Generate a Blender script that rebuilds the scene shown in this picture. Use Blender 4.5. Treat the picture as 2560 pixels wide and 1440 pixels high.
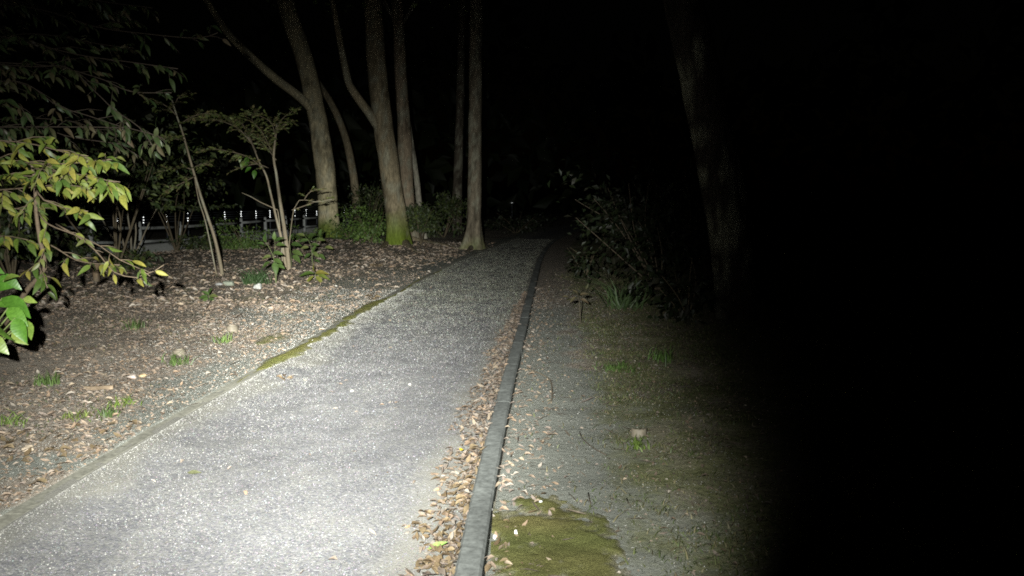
import bpy, math
import numpy as np
from mathutils import Vector, Matrix, Euler

R = math.radians
rng = np.random.default_rng(11)
scene = bpy.context.scene
for o in list(bpy.data.objects):
    bpy.data.objects.remove(o, do_unlink=True)

# ------------------------------------------------------------------ camera, night sky, torch, exposure
F_PX = 1950.0            # focal length in photo pixels (photo is 2560 wide)
PITCH = math.atan((720 - 495) / F_PX)
CAM = np.array([0.0, 0.0, 1.5])
cam_d = bpy.data.cameras.new('camera')
cam_d.sensor_width = 36.0
cam_d.lens = 36.0 * F_PX / 2560.0
cam_d.clip_start = 0.05
cam_d.clip_end = 1000.0
cam = bpy.data.objects.new('camera', cam_d)
scene.collection.objects.link(cam)
cam.location = CAM
cam.rotation_euler = (math.pi / 2 - PITCH, 0, 0)
scene.camera = cam

world = bpy.data.worlds.new('World')
scene.world = world
world.use_nodes = True
wn = world.node_tree
bg = wn.nodes['Background']
sky = wn.nodes.new('ShaderNodeTexSky')
sky.sky_type = 'NISHITA'
sky.sun_disc = False
sky.sun_elevation = R(1)
sky.sun_rotation = R(200)
wn.links.new(sky.outputs[0], bg.inputs[0])
bg.inputs[1].default_value = 0.0000022      # night: the sky gives almost nothing

# the walker's torch, held a little left of the lens; its beam profile (hot spot and weak spill) is a curve over the angle
torch_d = bpy.data.lights.new('torch', 'SPOT')
torch_d.energy = 270.0
torch_d.color = (0.985, 1.0, 0.935)
torch_d.spot_size = R(84)
torch_d.spot_blend = 0.12
torch_d.shadow_soft_size = 0.018
TORCH = Vector((-0.24, 0.02, 1.66))
AIM_PX = (815, 735)
torch_d.use_nodes = True
tn = torch_d.node_tree
em = next(n for n in tn.nodes if n.type == 'EMISSION')
tc = tn.nodes.new('ShaderNodeTexCoord')
sp = tn.nodes.new('ShaderNodeSeparateXYZ')
tn.links.new(tc.outputs['Normal'], sp.inputs[0])
def tmath(op, a, b=None):
    n_ = tn.nodes.new('ShaderNodeMath'); n_.operation = op
    for k_, v_ in ((0, a), (1, b)):
        if v_ is None: continue
        if hasattr(v_, 'is_output'): tn.links.new(v_, n_.inputs[k_])
        else: n_.inputs[k_].default_value = v_
    return n_.outputs[0]
def tcurve(x, pts, xmax):
    n_ = tn.nodes.new('ShaderNodeFloatCurve'); c_ = n_.mapping.curves[0]
    c_.points[0].location = (0, pts[0][1]); c_.points[1].location = (1, pts[-1][1])
    for a_, b_ in pts[1:-1]: c_.points.new(a_ / xmax, b_)
    n_.mapping.update()
    tn.links.new(tmath('DIVIDE', x, xmax), n_.inputs['Value'])
    return n_.outputs[0]
az = tmath('ABSOLUTE', sp.outputs[2])
theta = tmath('MULTIPLY', tmath('ARCCOSINE', az), 180 / math.pi)
PROFILE = [(0, 1.0), (4, .97), (7, .79), (10, .56), (13, .375), (16, .31), (19, .235), (22, .145), (26, .082), (29, .068), (31, .059), (33, .048), (35, .028), (37, .009), (39, 0.0), (40, 0.0)]
SGN = 1.0
u_ = tmath('MULTIPLY', tmath('DIVIDE', sp.outputs[0], az), SGN)
v_ = tmath('MULTIPLY', tmath('DIVIDE', sp.outputs[1], az), SGN)
# curves added to the lamp: a hand's shade at right, upper edge dimmed too
UPCUT = [(0, 1.0), (.12, 1.0), (.18, .84), (.245, .46), (.30, .20), (.34, .09), (.40, .035), (.5, .012), (1, .008)]
SIDECUT = [(0, 1.0), (.25, 1.0), (.31, .96), (.34, .84), (.365, .66), (.39, .42), (.436, .13), (.48, .035), (.53, .010), (.62, .002), (1, 0.0)]
up_c = tcurve(tmath('MAXIMUM', v_, 0.0), UPCUT, 1.0)
side = tmath('MAXIMUM', tmath('ADD', tmath('MULTIPLY', u_, .92), tmath('MULTIPLY', v_, .39)), 0.0)
side_c = tcurve(side, SIDECUT, 1.0)
tn.links.new(tmath('MULTIPLY', tcurve(theta, PROFILE, 40.0), tmath('MULTIPLY', up_c, side_c)), em.inputs['Strength'])
torch = bpy.data.objects.new('torch', torch_d)
scene.collection.objects.link(torch)
torch.location = TORCH

scene.view_settings.view_transform = 'Standard'
scene.view_settings.look = 'None'
scene.view_settings.gamma = 1.0
scene.view_settings.use_curve_mapping = False
scene.view_settings.exposure = 6.3
scene.cycles.use_denoising = False
scene.cycles.filter_width = 1.8
scene.cycles.sample_clamp_indirect = 0.006
scene.cycles.max_bounces = 4
scene.cycles.transparent_max_bounces = 4

# ------------------------------------------------------------------ picture measurements -> points of the place
_c, _s = math.cos(PITCH), math.sin(PITCH)
def ray(px, py):
    u = (px - 1280) / F_PX; v = (720 - py) / F_PX
    return np.array([u, _c + v * _s, -_s + v * _c])
def at(px, py, Y):
    d = ray(px, py)
    return CAM + d * ((Y - CAM[1]) / d[1])

aim = Vector(at(AIM_PX[0], AIM_PX[1], 7.0)) - TORCH
torch.rotation_euler = aim.to_track_quat('-Z', 'Y').to_euler()

# ------------------------------------------------------------------ numpy noise
def _h(ix, iy, seed):
    n = (ix.astype(np.int64) * 374761393 + iy.astype(np.int64) * 668265263 + seed * 1442695041) & 0xFFFFFFFF
    n = ((n ^ (n >> 13)) * 1274126177) & 0xFFFFFFFF
    return ((n ^ (n >> 16)) & 0xFFFF) / 65535.0
def vn(x, y, seed=0):
    x = np.asarray(x, float); y = np.asarray(y, float)
    ix = np.floor(x); iy = np.floor(y); fx = x - ix; fy = y - iy
    fx = fx * fx * (3 - 2 * fx); fy = fy * fy * (3 - 2 * fy)
    a = _h(ix, iy, seed); b = _h(ix + 1, iy, seed); c = _h(ix, iy + 1, seed); d = _h(ix + 1, iy + 1, seed)
    return (a + (b - a) * fx) * (1 - fy) + (c + (d - c) * fx) * fy
def fbm(x, y, seed=0, o=4):
    t = 0; a = .5; f = 1.0
    for i in range(o):
        t = t + a * vn(np.asarray(x) * f, np.asarray(y) * f, seed + i * 17); a *= .5; f *= 2.03
    return t
def ss(a, b, x):
    t = np.clip((np.asarray(x, float) - a) / (b - a), 0, 1)
    return t * t * (3 - 2 * t)

# ------------------------------------------------------------------ path edges (X over Y) and the lie of the land
_YL = np.array([-6, 3.8, 5.0, 6.6, 9.0, 11.4, 14, 16.5, 20.6, 23.4, 27, 31, 36, 45, 60, 90, 200.])
_XL = np.array([-2.4, -2.39, -2.33, -2.23, -2.10, -1.93, -1.73, -1.52, -1.06, -.68, -.2, .45, 1.4, 3.6, 8, 18, 60.])
_YR = np.array([-6, 3.3, 4.4, 5.8, 8.5, 11, 13.6, 17.7, 20.6, 23.4, 27, 31, 36, 45, 60, 90, 200.])
_XR = np.array([-.28, -.115, -.06, .0, .155, .29, .43, .66, .86, 1.1, 1.5, 2.1, 3.0, 5.2, 9.6, 19.6, 62.])
def _pch(xs, ys):
    g = np.linspace(xs[0], xs[-1], 6000)
    v = np.interp(g, xs, ys)
    k = 60
    pad = np.concatenate([np.full(k, v[0]) + (np.arange(-k, 0) * (v[1] - v[0])), v, np.full(k, v[-1]) + np.arange(1, k + 1) * (v[-1] - v[-2])])
    w = np.hanning(2 * k // 2 * 2 + 1)[: 2 * k + 1]; w /= w.sum()
    v2 = np.convolve(pad, w, 'valid')
    return lambda q: np.interp(q, g, v2)
xL = _pch(_YL, _XL); xR = _pch(_YR, _XR)
KW = 0.110               # kerb width

def H(x, y):
    x = np.asarray(x, float); y = np.asarray(y, float)
    l = xL(y) - x; r = x - xR(y)
    zl = .020 + .06 * ss(0, 2.5, l) + .10 * ss(2, 9, l) + (fbm(x * .8, y * .8, 3) - .47) * .10 * ss(0, 1.5, l) + (fbm(x * 5, y * 5, 5, 3) - .44) * .03 * ss(0, .4, l)
    zl = zl - .35 * ss(6, 11, l) * ss(14, 24, y)
    zr = .030 + .055 * ss(.4, 3, r) + (fbm(x * .8, y * .8, 9) - .47) * .12 * ss(0, 1.5, r) + (fbm(x * 5, y * 5, 6, 3) - .44) * .03 * ss(0, .4, r)
    zp = (fbm(x * 1.2, y * 1.2, 21, 3) - .44) * .012
    return np.where(l > 0, zl, np.where(r > 0, zr, zp))
def G(px, py):
    z = 0.03
    for _ in range(6):
        d = ray(px, py); t = (z - CAM[2]) / d[2]
        p = CAM + d * t
        z = float(H(p[0], p[1]))
    return np.array([p[0], p[1], z])

# ------------------------------------------------------------------ objects
COL = scene.collection
ORIGIN = {}
def prop(o, label=None, cat=None, group=None, kind=None):
    if label: o['label'] = label
    if cat: o['category'] = cat
    if group: o['group'] = group
    if kind: o['kind'] = kind
    return o
def thing(name, label, cat, loc, group=None):
    o = bpy.data.objects.new(name, None); COL.objects.link(o)
    o.empty_display_size = .1
    o.location = [float(c) for c in loc]
    ORIGIN[o.name] = np.array(loc, float)
    return prop(o, label, cat, group)
def make_mesh(name, verts, faces, mat, cols=None, smooth=True):
    me = bpy.data.meshes.new(name)
    verts = np.asarray(verts, np.float32)
    if isinstance(faces, np.ndarray):
        n, k = faces.shape
        me.vertices.add(len(verts)); me.vertices.foreach_set('co', verts.ravel())
        me.loops.add(n * k); me.loops.foreach_set('vertex_index', faces.astype(np.int32).ravel())
        me.polygons.add(n)
        me.polygons.foreach_set('loop_start', np.arange(0, n * k, k, dtype=np.int32))
        me.polygons.foreach_set('loop_total', np.full(n, k, np.int32))
        me.update(calc_edges=True)
    else:
        me.from_pydata(verts.tolist(), [], faces)
    if cols is not None:
        ca = me.color_attributes.new('Col', 'FLOAT_COLOR', 'POINT')
        c4 = np.ones((len(verts), 4), np.float32); c4[:, :cols.shape[1]] = cols
        ca.data.foreach_set('color', c4.ravel())
    me.polygons.foreach_set('use_smooth', np.full(len(me.polygons), smooth))
    me.materials.append(mat)
    me.update()
    return me
def obj(name, verts, faces, mat, parent=None, cols=None, smooth=True, loc=None):
    """one mesh object; vertices are given in world coordinates"""
    verts = np.asarray(verts, float)
    if parent is not None: org = ORIGIN[parent.name]
    elif loc is not None: org = np.array(loc, float)
    else: org = np.zeros(3)
    me = make_mesh(name, verts - org, faces, mat, cols, smooth)
    o = bpy.data.objects.new(name, me); COL.objects.link(o)
    if parent is not None: o.parent = parent
    else: o.location = org
    ORIGIN[o.name] = org
    return o
def inst(name, me, M, parent=None):
    """another object sharing mesh data; M is its world matrix"""
    o = bpy.data.objects.new(name, me); COL.objects.link(o)
    if parent is not None:
        o.parent = parent
        o.matrix_local = Matrix.Translation(Vector(-ORIGIN[parent.name])) @ M
    else:
        o.matrix_world = M
    return o

class MB:
    def __init__(s): s.v = []; s.f = []; s.c = []; s.n = 0
    def add(s, v, f, c=None):
        v = np.asarray(v, float)
        s.v.append(v); s.f += [[i + s.n for i in q] for q in f]
        if c is None: c = np.full((len(v), 3), .2)
        c = np.asarray(c, float)
        s.c.append(np.broadcast_to(c, (len(v), 3)) if c.ndim == 1 else c)
        s.n += len(v)
    def build(s, name, mat, parent=None, smooth=True, loc=None):
        return obj(name, np.vstack(s.v), s.f, mat, parent, np.vstack(s.c), smooth, loc)

def resample(P, step):
    P = np.asarray(P, float)
    # Catmull-Rom through the points
    Q = np.vstack([2 * P[0] - P[1], P, 2 * P[-1] - P[-2]])
    out = []
    for i in range(1, len(Q) - 2):
        p0, p1, p2, p3 = Q[i - 1], Q[i], Q[i + 1], Q[i + 2]
        n = max(1, int(np.linalg.norm((p2 - p1)[:3]) / step))
        t = np.linspace(0, 1, n, endpoint=False)[:, None]
        out.append(.5 * (2 * p1 + (p2 - p0) * t + (2 * p0 - 5 * p1 + 4 * p2 - p3) * t ** 2 + (3 * p1 - p0 - 3 * p2 + p3) * t ** 3))
    out.append(P[-1:])
    return np.vstack(out)
def tube(mb, pts, rad, sides=6, col=(.2, .2, .2), shape=None, cap=True):
    """swept tube; shape(k, phi, pts) may scale the radius per ring; col an rgb or function(ringpoints, phi)"""
    pts = np.asarray(pts, float); n = len(pts)
    rad = np.broadcast_to(np.asarray(rad, float), (n,))
    T = np.gradient(pts, axis=0) if n > 2 else np.repeat((pts[-1:] - pts[:1]), n, 0)
    T /= np.linalg.norm(T, axis=1)[:, None] + 1e-9
    ref = np.array([1., 0, 0]) if abs(T[0][0]) < .8 else np.array([0, 1., 0])
    phi = np.linspace(0, 2 * math.pi, sides, endpoint=False)
    V = []
    for k in range(n):
        a = ref - T[k] * ref.dot(T[k]); a /= np.linalg.norm(a); ref = a
        b = np.cross(T[k], a)
        r = rad[k] * (shape(k, phi, pts[k]) if shape else 1.0)
        V.append(pts[k] + (np.cos(phi) * r)[:, None] * a + (np.sin(phi) * r)[:, None] * b)
    V = np.vstack(V)
    f = []
    for k in range(n - 1):
        for j in range(sides):
            j2 = (j + 1) % sides
            f.append([k * sides + j, k * sides + j2, (k + 1) * sides + j2, (k + 1) * sides + j])
    if cap:
        f.append(list(range(sides))[::-1]); f.append([(n - 1) * sides + j for j in range(sides)])
    c = np.array(col(V)) if callable(col) else np.array(col)
    mb.add(V, f, c)
def box(mb, c, ax, ay, az, col=(.3, .3, .3), bev=0.0):
    """box from centre and three half-axis vectors, edges chamfered by bev (fraction of each half axis)"""
    c, ax, ay, az = map(lambda q: np.asarray(q, float), (c, ax, ay, az))
    if bev <= 0:
        V = [c + sx * ax + sy * ay + sz * az for sz in (-1, 1) for sx, sy in ((-1, -1), (1, -1), (1, 1), (-1, 1))]
        mb.add(V, [[3, 2, 1, 0], [4, 5, 6, 7], [0, 1, 5, 4], [1, 2, 6, 5], [2, 3, 7, 6], [3, 0, 4, 7]], col)
        return
    L = [np.linalg.norm(q) for q in (ax, ay, az)]
    ring = []
    bx, by = 1 - bev / L[0], 1 - bev / L[1]
    cs = [(-1, -by), (-bx, -1), (bx, -1), (1, -by), (1, by), (bx, 1), (-bx, 1), (-1, by)]
    tz = 1 - bev / L[2]
    V = []
    for sz, k in ((-1, 0), (-tz, 1), (tz, 1), (1, 0)):
        for sx, sy in cs:
            if k == 0: sx, sy = np.clip(sx, -bx, bx), np.clip(sy, -by, by)
            V.append(c + sx * ax + sy * ay + sz * az)
    f = [list(range(8))[::-1], list(range(24, 32))]
    for k in range(3):
        for j in range(8):
            f.append([k * 8 + j, k * 8 + (j + 1) % 8, k * 8 + 8 + (j + 1) % 8, k * 8 + 8 + j])
    mb.add(V, f, col)

# ------------------------------------------------------------------ materials
def new_mat(name, rough=.7, spec=.3):
    m = bpy.data.materials.new(name); m.use_nodes = True
    b = m.node_tree.nodes['Principled BSDF']
    b.inputs['Roughness'].default_value = rough
    b.inputs['Specular IOR Level'].default_value = spec
    return m, m.node_tree, b
def node(nt, t, **kw):
    n = nt.nodes.new(t)
    for k, v in kw.items(): setattr(n, k, v)
    return n
def ramp(nt, stops):
    n = nt.nodes.new('ShaderNodeValToRGB'); e = n.color_ramp.elements
    e[0].position, e[0].color = stops[0][0], (*stops[0][1], 1)
    e[1].position, e[1].color = stops[-1][0], (*stops[-1][1], 1)
    for p, c in stops[1:-1]:
        q = e.new(p); q.color = (*c, 1)
    return n
def coords(nt, scale=(1, 1, 1)):
    t = node(nt, 'ShaderNodeTexCoord'); mp = node(nt, 'ShaderNodeMapping')
    mp.inputs['Scale'].default_value = scale
    nt.links.new(t.outputs['Object'], mp.inputs[0])
    return mp.outputs[0]
def noise(nt, vec, scale, detail=4, rough=.6):
    n = node(nt, 'ShaderNodeTexNoise')
    n.inputs['Scale'].default_value = scale; n.inputs['Detail'].default_value = detail; n.inputs['Roughness'].default_value = rough
    nt.links.new(vec, n.inputs['Vector'])
    return n
def mixc(nt, fac, a, b, mode='MIX'):
    n = node(nt, 'ShaderNodeMix', data_type='RGBA', blend_type=mode)
    for sock, v in ((n.inputs[0], fac), (n.inputs[6], a), (n.inputs[7], b)):
        if hasattr(v, 'is_output'): nt.links.new(v, sock)
        elif isinstance(v, (int, float)): sock.default_value = v
        else: sock.default_value = (*v, 1)
    return n.outputs[2]
def bump(nt, b, h, strength, dist):
    n = node(nt, 'ShaderNodeBump'); n.inputs['Strength'].default_value = strength; n.inputs['Distance'].default_value = dist
    nt.links.new(h, n.inputs['Height']); nt.links.new(n.outputs[0], b.inputs['Normal'])
def col_attr(nt):
    a = node(nt, 'ShaderNodeAttribute'); a.attribute_name = 'Col'
    return a

def attr_mat(name, rough=.7, spec=.25, nscale=40, namt=.35, bdist=.002, bstr=.4, trans=0.0, stretch=(1, 1, 1)):
    """colour from the piece's own colour attribute, broken up by fine grain"""
    m, nt, b = new_mat(name, rough, spec)
    a = col_attr(nt); v = coords(nt, stretch)
    n = noise(nt, v, nscale, 5)
    rp = ramp(nt, [(.3, (1 - namt,) * 3), (.7, (1 + namt,) * 3)])
    nt.links.new(n.outputs[0], rp.inputs[0])
    c = mixc(nt, 1.0, a.outputs['Color'], rp.outputs[0], 'MULTIPLY')
    nt.links.new(c, b.inputs['Base Color'])
    if bstr: bump(nt, b, n.outputs[0], bstr, bdist)
    if trans:
        tl = node(nt, 'ShaderNodeBsdfTranslucent'); mx = node(nt, 'ShaderNodeMixShader'); mx.inputs[0].default_value = trans
        nt.links.new(c, tl.inputs[0])
        out = next(n for n in nt.nodes if n.type == 'OUTPUT_MATERIAL')
        nt.links.new(b.outputs[0], mx.inputs[1]); nt.links.new(tl.outputs[0], mx.inputs[2]); nt.links.new(mx.outputs[0], out.inputs[0])
    return m
def rand_leaf_mat(name, stops, rough=.45, spec=.4, trans=.2, veins=True):
    """leaf whose tint is picked per object"""
    m, nt, b = new_mat(name, rough, spec)
    oi = node(nt, 'ShaderNodeObjectInfo')
    rp = ramp(nt, stops); nt.links.new(oi.outputs['Random'], rp.inputs[0])
    v = coords(nt)
    n = noise(nt, v, 7, 5)
    r2 = ramp(nt, [(.3, (.62, .66, .6)), (.7, (1.25, 1.2, 1.2))]); nt.links.new(n.outputs[0], r2.inputs[0])
    c = mixc(nt, 1.0, rp.outputs[0], r2.outputs[0], 'MULTIPLY')
    nt.links.new(c, b.inputs['Base Color'])
    if veins:
        w = node(nt, 'ShaderNodeTexWave', wave_type='BANDS', bands_direction='X')
        w.inputs['Scale'].default_value = 3.2; w.inputs['Distortion'].default_value = 2.5; w.inputs['Detail'].default_value = 3
        nt.links.new(v, w.inputs['Vector'])
        bump(nt, b, w.outputs['Fac'], .045, .01)
    tl = node(nt, 'ShaderNodeBsdfTranslucent'); mx = node(nt, 'ShaderNodeMixShader'); mx.inputs[0].default_value = trans
    nt.links.new(c, tl.inputs[0])
    out = next(n for n in nt.nodes if n.type == 'OUTPUT_MATERIAL')
    nt.links.new(b.outputs[0], mx.inputs[1]); nt.links.new(tl.outputs[0], mx.inputs[2]); nt.links.new(mx.outputs[0], out.inputs[0])
    return m

M_BARK = attr_mat('bark', .95, .05, 9, .45, .02, .8, stretch=(3, 3, .7))
M_STEM = attr_mat('stem_bark', .75, .25, 60, .3, .003, .4)
M_FOL = attr_mat('foliage', .5, .35, 25, .3, .002, .2, trans=.15)
M_LITTER = attr_mat('litter_leaf', .65, .3, 60, .35, .002, .3)
M_DRY = rand_leaf_mat('dry_leaf', [(0, (.10, .07, .042)), (.35, (.155, .115, .068)), (.6, (.19, .147, .09)), (.85, (.125, .09, .055)), (1, (.24, .19, .125))], .6, .3, .1)
M_YEL = rand_leaf_mat('shrub_leaf', [(0, (.045, .08, .016)), (.3, (.08, .11, .02)), (.6, (.125, .135, .026)), (.85, (.17, .15, .034)), (1, (.05, .105, .014))], .55, .2, .2)
M_GRN = rand_leaf_mat('tree_leaf', [(0, (.015, .027, .009)), (.5, (.023, .036, .012)), (.85, (.038, .044, .019)), (1, (.045, .034, .02))], .62, .14, .15)
M_BROAD = rand_leaf_mat('broad_leaf', [(0, (.045, .12, .014)), (.5, (.07, .16, .02)), (1, (.17, .22, .05))], .4, .45, .2)
M_SEED = rand_leaf_mat('seedling_leaf', [(0, (.045, .085, .022)), (.6, (.07, .115, .03)), (1, (.13, .15, .05))], .5, .3, .2)
M_STONE = attr_mat('stone', .85, .2, 30, .35, .006, .6)
M_GRASS = attr_mat('grass_blade', .5, .3, 20, .2, .001, 0, trans=.2)
M_MOSS = attr_mat('moss', .95, .05, 160, .6, .008, 1.0)
M_GRAVEL = attr_mat('gravel', .7, .35, 200, .25, .001, .3)
M_CONC = attr_mat('concrete', .85, .2, 35, .35, .004, .5)
M_POST = attr_mat('fence_concrete', .85, .2, 12, .3, .006, .5)
M_PIPE = attr_mat('pipe_clay', .6, .3, 50, .25, .002, .3)

m, nt, b = new_mat('reflective_band', .30, .5)
b.inputs['Base Color'].default_value = (.85, .87, .9, 1); b.inputs['Metallic'].default_value = .9
M_REFL = m
m, nt, b = new_mat('dark_steel', .5, .4)
n = noise(nt, coords(nt), 20, 4); rp = ramp(nt, [(.3, (.03, .035, .045)), (.7, (.07, .075, .085))])
nt.links.new(n.outputs[0], rp.inputs[0]); nt.links.new(rp.outputs[0], b.inputs['Base Color'])
M_STEEL = m

# soil: attribute r = bare dust, g = green film, b = litter colouring
m, nt, b = new_mat('soil', .9, .15)
a = col_attr(nt); sx = node(nt, 'ShaderNodeSeparateColor'); nt.links.new(a.outputs['Color'], sx.inputs[0])
v = coords(nt)
n1 = noise(nt, v, 2.2, 6, .65); n2 = noise(nt, v, 26, 6, .7); n3 = noise(nt, v, 140, 3, .7)
rp = ramp(nt, [(.25, (.16, .138, .113)), (.5, (.24, .210, .174)), (.75, (.31, .276, .232))]); nt.links.new(n2.outputs[0], rp.inputs[0])
rd = ramp(nt, [(.3, (.158, .165, .145)), (.7, (.235, .243, .215))]); nt.links.new(n3.outputs[0], rd.inputs[0])
rg = ramp(nt, [(.3, (.08, .09, .04)), (.7, (.22, .22, .11))]); nt.links.new(n2.outputs[0], rg.inputs[0])
def masked(ch, nz, lo, hi):
    s = node(nt, 'ShaderNodeMath', operation='ADD'); nt.links.new(ch, s.inputs[0])
    q = node(nt, 'ShaderNodeMath', operation='SUBTRACT'); nt.links.new(nz, q.inputs[0]); q.inputs[1].default_value = .5
    nt.links.new(q.outputs[0], s.inputs[1])
    mr = node(nt, 'ShaderNodeMapRange', interpolation_type='SMOOTHSTEP'); mr.inputs[1].default_value = lo; mr.inputs[2].default_value = hi
    nt.links.new(s.outputs[0], mr.inputs[0]); return mr.outputs[0]
c = mixc(nt, masked(sx.outputs[0], n1.outputs[0], .3, .7), rp.outputs[0], rd.outputs[0])
c = mixc(nt, masked(sx.outputs[1], n1.outputs[0], .35, .75), c, rg.outputs[0])
nt.links.new(c, b.inputs['Base Color'])
ad = node(nt, 'ShaderNodeMath', operation='ADD'); nt.links.new(n2.outputs[0], ad.inputs[0])
mu = node(nt, 'ShaderNodeMath', operation='MULTIPLY'); mu.inputs[1].default_value = .35
nt.links.new(n3.outputs[0], mu.inputs[0]); nt.links.new(mu.outputs[0], ad.inputs[1])
bump(nt, b, ad.outputs[0], .7, .02)
M_SOIL = m

# gravel path: r = dust cover
m, nt, b = new_mat('gravel_path', .75, .3)
a = col_attr(nt); sx = node(nt, 'ShaderNodeSeparateColor'); nt.links.new(a.outputs['Color'], sx.inputs[0])
v = coords(nt)
vo = node(nt, 'ShaderNodeTexVoronoi'); vo.inputs['Scale'].default_value = 95; nt.links.new(v, vo.inputs['Vector'])
vs = node(nt, 'ShaderNodeSeparateColor'); nt.links.new(vo.outputs['Color'], vs.inputs[0])
rs = ramp(nt, [(0, (.105, .108, .118)), (.25, (.148, .145, .160)), (.45, (.160, .163, .152)), (.6, (.172, .168, .182)), (.8, (.185, .184, .176)), (.95, (.23, .228, .23)), (1, (.31, .305, .30))])
nt.links.new(vs.outputs[0], rs.inputs[0])
n1 = noise(nt, v, 1.6, 6, .65); n3 = noise(nt, v, 160, 3, .7); n2 = noise(nt, v, 14, 5, .6)
rd = ramp(nt, [(.3, (.165, .160, .142)), (.7, (.245, .239, .216))]); nt.links.new(n3.outputs[0], rd.inputs[0])
c = mixc(nt, masked(sx.outputs[0], n1.outputs[0], .15, .75), rs.outputs[0], rd.outputs[0])
c = mixc(nt, masked(sx.outputs[1], n1.outputs[0], .35, .85), c, (.235, .23, .175))
n4 = noise(nt, v, 3.3, 7, .68)
rt = ramp(nt, [(.32, (.80, .80, .82)), (.5, (1.0, 1.0, 1.0)), (.68, (1.11, 1.105, 1.08))]); nt.links.new(n4.outputs[0], rt.inputs[0])
c = mixc(nt, 1.0, c, rt.outputs[0], 'MULTIPLY')
nt.links.new(c, b.inputs['Base Color'])
sb = node(nt, 'ShaderNodeMath', operation='SUBTRACT'); nt.links.new(n3.outputs[0], sb.inputs[0]); nt.links.new(vo.outputs['Distance'], sb.inputs[1])
bump(nt, b, sb.outputs[0], .4, .005)
M_PATH = m

# ------------------------------------------------------------------ ground, path, kerbs
def steps(near, n1, far, n2):
    a = np.linspace(0, near, n1); g = np.geomspace(near, far, n2)[1:]
    return np.concatenate([a, g])
ys = np.concatenate([np.arange(-6, 2.4, .4), np.arange(2.4, 9, .06), np.arange(9, 16, .12), np.arange(16, 34, .3), np.geomspace(34, 220, 40)])
offs = np.concatenate([[0.0, .014], .05 + steps(5.0, 75, 160, 60)])
def grid(X, Y, Z):
    n, k = X.shape
    V = np.stack([X, Y, Z], -1).reshape(-1, 3)
    i = np.arange(n * k).reshape(n, k)
    f = np.stack([i[:-1, :-1], i[:-1, 1:], i[1:, 1:], i[1:, :-1]], -1).reshape(-1, 4)
    return V, f
Yg = np.repeat(ys[:, None], len(offs), 1)
XlG = xL(Yg) - offs[None, :]; XrG = xR(Yg) + offs[None, :]
def soil_zone(x, y):
    l = xL(y) - x; r = x - xR(y)
    dl = .95 - ss(.0, .55 + .5 * ss(4.8, 6.5, y), l + (fbm(x * 2.1, y * 2.1, 31) - .47) * 1.1)
    dl = np.maximum(dl, .80 * ss(7.0, 9.5, y) * (1 - ss(14, 19, y)) * (1 - ss(.5, 2.6, l + (fbm(x * 1.3, y * 1.3, 35) - .47) * 2.4)))
    dr = .95 - ss(.30 + .35 * ss(8, 3, y), 1.05 + .75 * ss(8, 3, y), r + (fbm(x * 1.9, y * 1.9, 33) - .47) * 1.2)
    dr = dr * (1 - .8 * ss(8.5, 12, y))
    gr = ss(.2, .8, r) * .62
    gl = .28 * ss(7, 11, y) + .12
    return np.where(l > 0, dl, dr), np.where(l > 0, gl, gr)
Vs, Fs, Cs, n0 = [], [], [], 0
for X, flip in ((XlG, True), (XrG, False)):
    Z = H(X, Yg); Z[:, 0] = -.05
    V, f = grid(X, Yg, Z)
    if flip: f = f[:, ::-1]
    d, g = soil_zone(V[:, 0], V[:, 1])
    Vs.append(V); Fs.append(f + n0); Cs.append(np.stack([d, g, d * 0], -1)); n0 += len(V)
# strip of bed under kerbs and path
Xm = np.stack([xL(ys), xR(ys)], 1); Ym = np.repeat(ys[:, None], 2, 1)
V, f = grid(Xm, Ym, np.full_like(Xm, -.05))
Vs.append(V); Fs.append(f + n0); Cs.append(np.zeros((len(V), 3)))
prop(obj('ground', np.vstack(Vs), np.vstack(Fs), M_SOIL, cols=np.vstack(Cs)), kind='structure')

t = np.linspace(0, 1, 40)
Yp = np.repeat(ys[:, None], len(t), 1)
a0 = xL(Yp) + .06; b0 = xR(Yp) - .06
Xp = a0 + (b0 - a0) * t[None, :]
Zp = H(Xp, Yp) + .034 * ss(.48, .07, Xp - a0) + .010 * (fbm(Xp * 9, Yp * 9, 23, 3) - .44) * ss(0, .3, Xp - a0)
V, f = grid(Xp, Yp, Zp)
el = V[:, 0] - xL(V[:, 1]); er = xR(V[:, 1]) - V[:, 0]
dust = np.maximum(.85 * (1 - ss(.10, .60, el + (vn(V[:, 0] * 2, V[:, 1] * 2, 4) - .5) * .4)), .75 * (1 - ss(.2, .65, er)))
dust = np.maximum(dust, .20)
green = .10 + .36 * ss(4.5, 12, V[:, 1])  # far path tinted: the torch's yellow-green outer light put into its colour
prop(obj('path', V, f, M_PATH, cols=np.stack([dust, green, dust * 0], -1)), kind='structure')

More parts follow.
